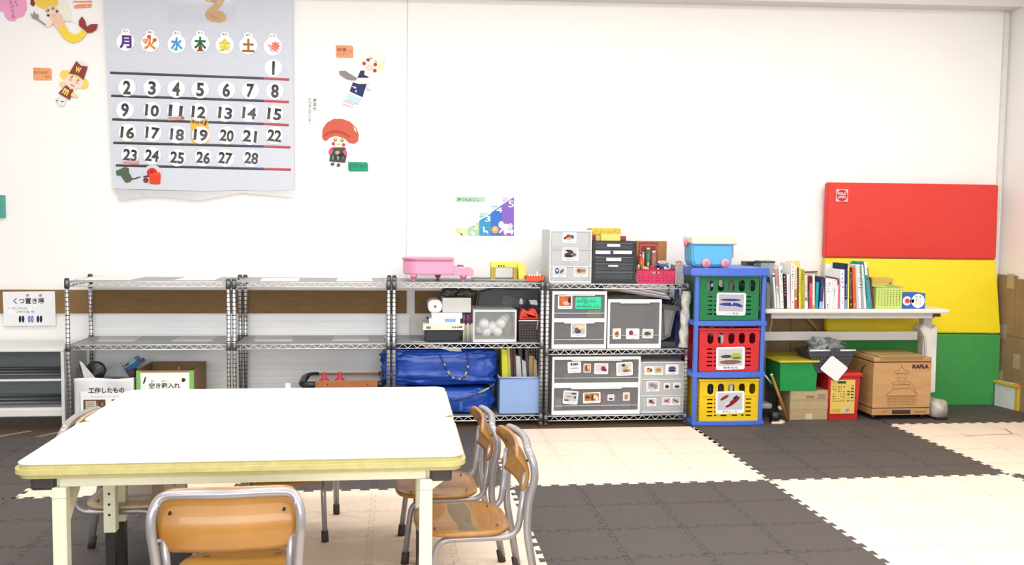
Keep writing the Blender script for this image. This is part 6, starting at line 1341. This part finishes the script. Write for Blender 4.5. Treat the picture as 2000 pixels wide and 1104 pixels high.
for cx, cy in ((719, 117), (711, 124), (733, 126), (732, 138)): f.a(pe(cx, cy, 3.6, 3.6, 12), 'b0484a', .3)
f.a([(722, 110), (727, 115), (725, 116)], '5b4a48', .3).a([(732, 118), (738, 120), (732, 120)], '5b4a48', .3).a(pe(722, 132, 9, 6, 14, .3), 'f3d5d3').part('face')
f.a([(704, 138), (712, 138), (711, 146), (720, 150), (717, 160), (708, 190), (683, 178), (689, 162), (698, 152)], '333a66').a([(687, 168), (696, 170), (694, 174)], 'eef0f2', .3).a([(693, 178), (697, 175), (696, 181)], 'eef0f2', .3).part('apron')
f.a([(689, 152), (722, 152), (722, 164), (700, 164), (688, 160)], 'f8ece9').a([(716, 168), (724, 176), (731, 178), (716, 176)], 'f1c3cc', .3).part('arms')
f.a([(662, 139), (674, 138), (690, 148), (698, 153), (694, 158), (676, 154), (664, 146)], '8f8a8b').part('knife')
f.a([(680, 180), (706, 191), (700, 204), (676, 194)], 'bfe3ef').a([(681, 179), (706, 189), (705, 192), (680, 182)], 'f3f6f8', .3).a([(670, 192), (692, 202), (690, 210), (668, 202)], 'ece6e4').a([(671, 195), (690, 204), (690, 205.5), (671, 197)], 'c9a9a4', .3).part('trousers')
f = Fig('speech_bubble', 'white cloud-shaped speech bubble beside the mushroom cut-out', 'speech bubble', 610, 249)
f.a([(594, 190), (606, 186), (622, 188), (630, 200), (629, 226), (632, 230), (626, 238), (616, 248), (602, 250), (592, 243), (589, 232), (586, 222), (594, 208)], 'efefee').part('bubble')
for k, ch in enumerate('野菜も'): r = RC(611.5, 193+8*k, 618, 199.5+8*k, Wp-.003); f.b.text(ch, r[0], r[1], r[2], r[3], Wp-.0024, BLACK, .01)
for k, ch in enumerate('たべるんだじょ|'): r = RC(602, 191+6.6*k, 608, 196.5+6.6*k, Wp-.003); f.b.text(ch, r[0], r[1], r[2], r[3], Wp-.0024, BLACK, .01, fit=False)
f.part('lettering')
f = Fig('paper_figure', 'paper mushroom child cut-out with big brick-red cap', 'paper cut-out', 657, 326)
f.a([(646, 265), (678, 265), (677, 278), (670, 288), (654, 288), (647, 278)], 'f6e7cb').a(pe(655, 273, 3, 3.4, 12), '5e4d2c', .3).a(pe(668, 274, 3, 3.4, 12), '5e4d2c', .3).a(pe(655, 272.4, 1.4, 1.8, 8), 'f7f4ea', .3).a(pe(668, 273.4, 1.4, 1.8, 8), 'f7f4ea', .3).a(pe(651, 281, 3.4, 3.4, 12), 'd5494e', .3).a(pe(671, 283, 3.4, 3.4, 12), 'd5494e', .3).a([(658, 281), (664, 281), (661, 283.5)], 'd98a5c', .3).part('face')
f.a([(629, 268), (630, 252), (638, 240), (652, 232), (668, 232), (684, 238), (696, 250), (701, 264), (699, 276), (692, 281), (682, 279), (672, 270), (656, 265), (644, 269), (638, 275), (632, 274)], 'cf6450').a([(632, 264), (642, 257), (656, 254), (672, 258), (684, 266), (682, 269), (670, 262), (656, 259), (642, 262), (634, 269)], 'b04f3f', .4).a([(690, 247), (695, 252), (696, 259), (692, 254)], 'f7efe9', .4).part('mushroom_cap')
f.a([(649, 288), (674, 288), (678, 300), (674, 318), (643, 315), (645, 300)], '4f514f').a(pe(646, 295, 4, 7, 12, .3), 'd8588a', .3).a(pe(674, 298, 3.5, 6, 12, -.3), 'd8588a', .3).a(pe(659, 298, 4.5, 3.5, 10), 'e0a370', .3).a(pe(667, 303, 6, 4, 10), '27304a', .3)
for k in range(5): f.a([(648+k*5, 306+2*(k % 2)), (651+k*5, 304), (652+k*5, 311), (649+k*5, 312)], ('8d908c', '2f322f', 'a7a9a4', '3b4a4c', '6f726d')[k], .2)
f.part('dress'); f.a([(647, 318), (653, 318), (652, 324), (645, 322)], '5a5c5a').a([(659, 319), (665, 320), (663, 326), (657, 325)], '5a5c5a', .3).part('shoes')
# ------------------------------------------------------------------ poster, sign, teal box
p = at(948, 470, Y=Wp); t = T('voice_poster', 'laminated poster with rising coloured steps numbered two to five', 'poster', (p.x, Wp, p.z))
b = MB(); y = Wp-.0016; flat(b, [(886, 378), (1008, 376), (1009, 470), (886, 469)], y, mat('fbfbfa', .25, var=.01), .0015); b.build('sheet', t)
b = MB(); b.X = Matrix(); y2 = y-.0005
for pts, col in (([(889, 446), (913, 446), (913, 461), (889, 461)], 'f7f2b8'), ([(913, 446), (936, 433), (936, 461), (913, 461)], 'b3d5ae'), ([(936, 431), (959, 417), (959, 461), (936, 461)], '4a9cc9'), ([(959, 416), (981, 400), (981, 461), (959, 461)], '4577cf'), ([(981, 400), (1004, 385), (1004, 461), (981, 461)], '8a6bc0'), ([(936, 416), (958, 416), (958, 417), (936, 430)], 'c6ecf2'), ([(959, 401), (980, 401), (960, 415)], 'cfdcf6'), ([(982, 386), (1002, 386), (982, 399)], 'ddd3ef'), ([(890, 383.5), (947, 385), (947, 395.5), (890, 395)], 'b5d9bd')): flat(b, pts, y2, paper(col), .0006)
b.build('printed_steps', t)
b = MB(); y3 = y2-.0005
for ch, x0, y0, x1, y1, col in (('2', 924, 438, 934, 448, 'eef4ea'), ('3', 947, 422, 958, 433, 'f6fafc'), ('4', 969, 405, 981, 415, 'f6fafc'), ('5', 993, 392, 1003.5, 405, 'f6f4fc')): r = RC(x0, y0, x1, y1, y3); b.text(ch, r[0], r[1], r[2], r[3], y3, paper(col), .012)
r = RC(893, 387, 936, 393.5, y3); b.text('声つものこし', r[0], r[1], r[2], r[3], y3, ink('3f6b55'), .02)
r = RC(894, 402.5, 945, 405.5, y3); b.text('こえのおおきさをかえてはなそう', r[0], r[1], r[2], r[3], y3, ink('77777a'))
for tx, x0, y0, x1, y1 in (('となりの人', 914, 431, 929, 434), ('グループ', 914, 436, 926, 439), ('クラスで', 937, 416.5, 950, 419.5), ('発表', 937, 421, 944, 424), ('たいいくかん', 960, 401.5, 971, 405), ('こうてい', 983, 385.5, 992, 388.5), ('あそび', 983, 390, 989, 393), ('ひとりで', 891, 447.5, 903, 450), ('ゼロ', 892, 452, 900, 455)): r = RC(x0, y0, x1, y1, y3); b.text(tx, r[0], r[1], r[2], r[3], y3, ink('55608c'), .008)
b.build('lettering', t)
b = MB(); y3 = y2-.0006
flat(b, [(899, 455), (902, 456), (904, 461), (900, 459)], y3, paper('6b5a2c'), .0005)
flat(b, pe(922, 454, 2.6), y3, paper('f6f7f4'), .0005); flat(b, pe(925, 457.5, 3.4, 2.2), y3, paper('f6f7f4'), .0005)
flat(b, [(942, 443), (947, 444), (946, 450), (952, 451), (954, 456), (952, 456.5), (950, 453), (946, 455), (943, 451), (944, 447)], y3, paper('eef4f7'), .0005)
P = []
for k in range(20): a = 2*math.pi*k/20; rr = 7.6 if k % 2 else 6.8; P.append((967+rr*math.cos(a), 449+rr*math.sin(a)*1.02))
flat(b, P, y3, paper('e0a868'), .0005); flat(b, pe(967, 447.5, 4.2, 4.2, 12), y3-.0005, paper('efc694'), .0005)
flat(b, pe(979, 439, 5.6, 7, 16), y3, paper('e6e2f4'), .0005); flat(b, pe(988, 443, 9, 6, 16), y3-.0004, paper('e6e2f4'), .0005); flat(b, pe(997, 442, 4.6, 6, 14), y3-.0006, paper('dcd7ef'), .0005); flat(b, [(983, 449), (1002, 448), (1004, 452), (1000, 459), (996, 455), (990, 456), (987, 460), (984, 456)], y3-.0003, paper('e6e2f4'), .0005); flat(b, [(982, 444), (985, 447), (977, 456), (974, 454)], y3-.0008, paper('e6e2f4'), .0005)
b.build('animal_pictures', t)
Ys = .442; p = at(56, 636, Y=Ys); t = T('shoe_sign', 'white paper sign for the shoe place with three pairs of printed shoes', 'sign', (p.x, Ys, p.z))
b = MB(); flat(b, [(5, 570), (107, 569), (109, 636), (8, 637)], Ys, paper('eff0f2'), .0015); flat(b, [(14, 600), (62, 598), (62, 612), (16, 614)], Ys-.0006, paper('f6f6f6'), .0005); b.build('sheet', t)
b = MB(); y = Ys-.0012
def lt(tx, x0, y0, x1, y1, col=None, bo=.02): b = MB(); r = RC(x0, y0, x1, y1, y); b.text(tx, r[0], r[1], r[2], r[3], y, col or BLACK, bo); b.build('lettering', t)
lt('くつ置き場', 26, 582, 86, 594, None, .018); lt('お', 51, 574.5, 57, 579.5); lt('ば', 76, 574.5, 82, 579.5); lt('くつはこのなかに', 16, 600, 55, 605, ink('4a4a4c'), .005); lt('いれてね ↗!', 31, 607, 66, 611.5, ink('3a3a3c'), .012)
b = MB()
for cx, col, c2 in ((42, '232325', '3b3b3e'), (60, '5b76c4', 'a9b7e6'), (77, '232325', '3b3b3e')):
    for d in (-3, 3): flat(b, pe(cx+d, 623.5, 2.6, 7, 12), y, paper(col), .0005); flat(b, pe(cx+d, 623.5, 1.3, 3.4, 8), y-.0004, paper(c2), .0004)
b.build('shoe_pictures', t)
b = MB(); r = RC(-14, 381, 9, 425, WY-.02); b.box(r[0], r[1], WY-.022, WY-.0005, r[2], r[3], mat('4fa79b', .5, var=.05, k=.8), .004); b.build('teal_box', label='teal wall-mounted case cut off at the left edge', cat='case')
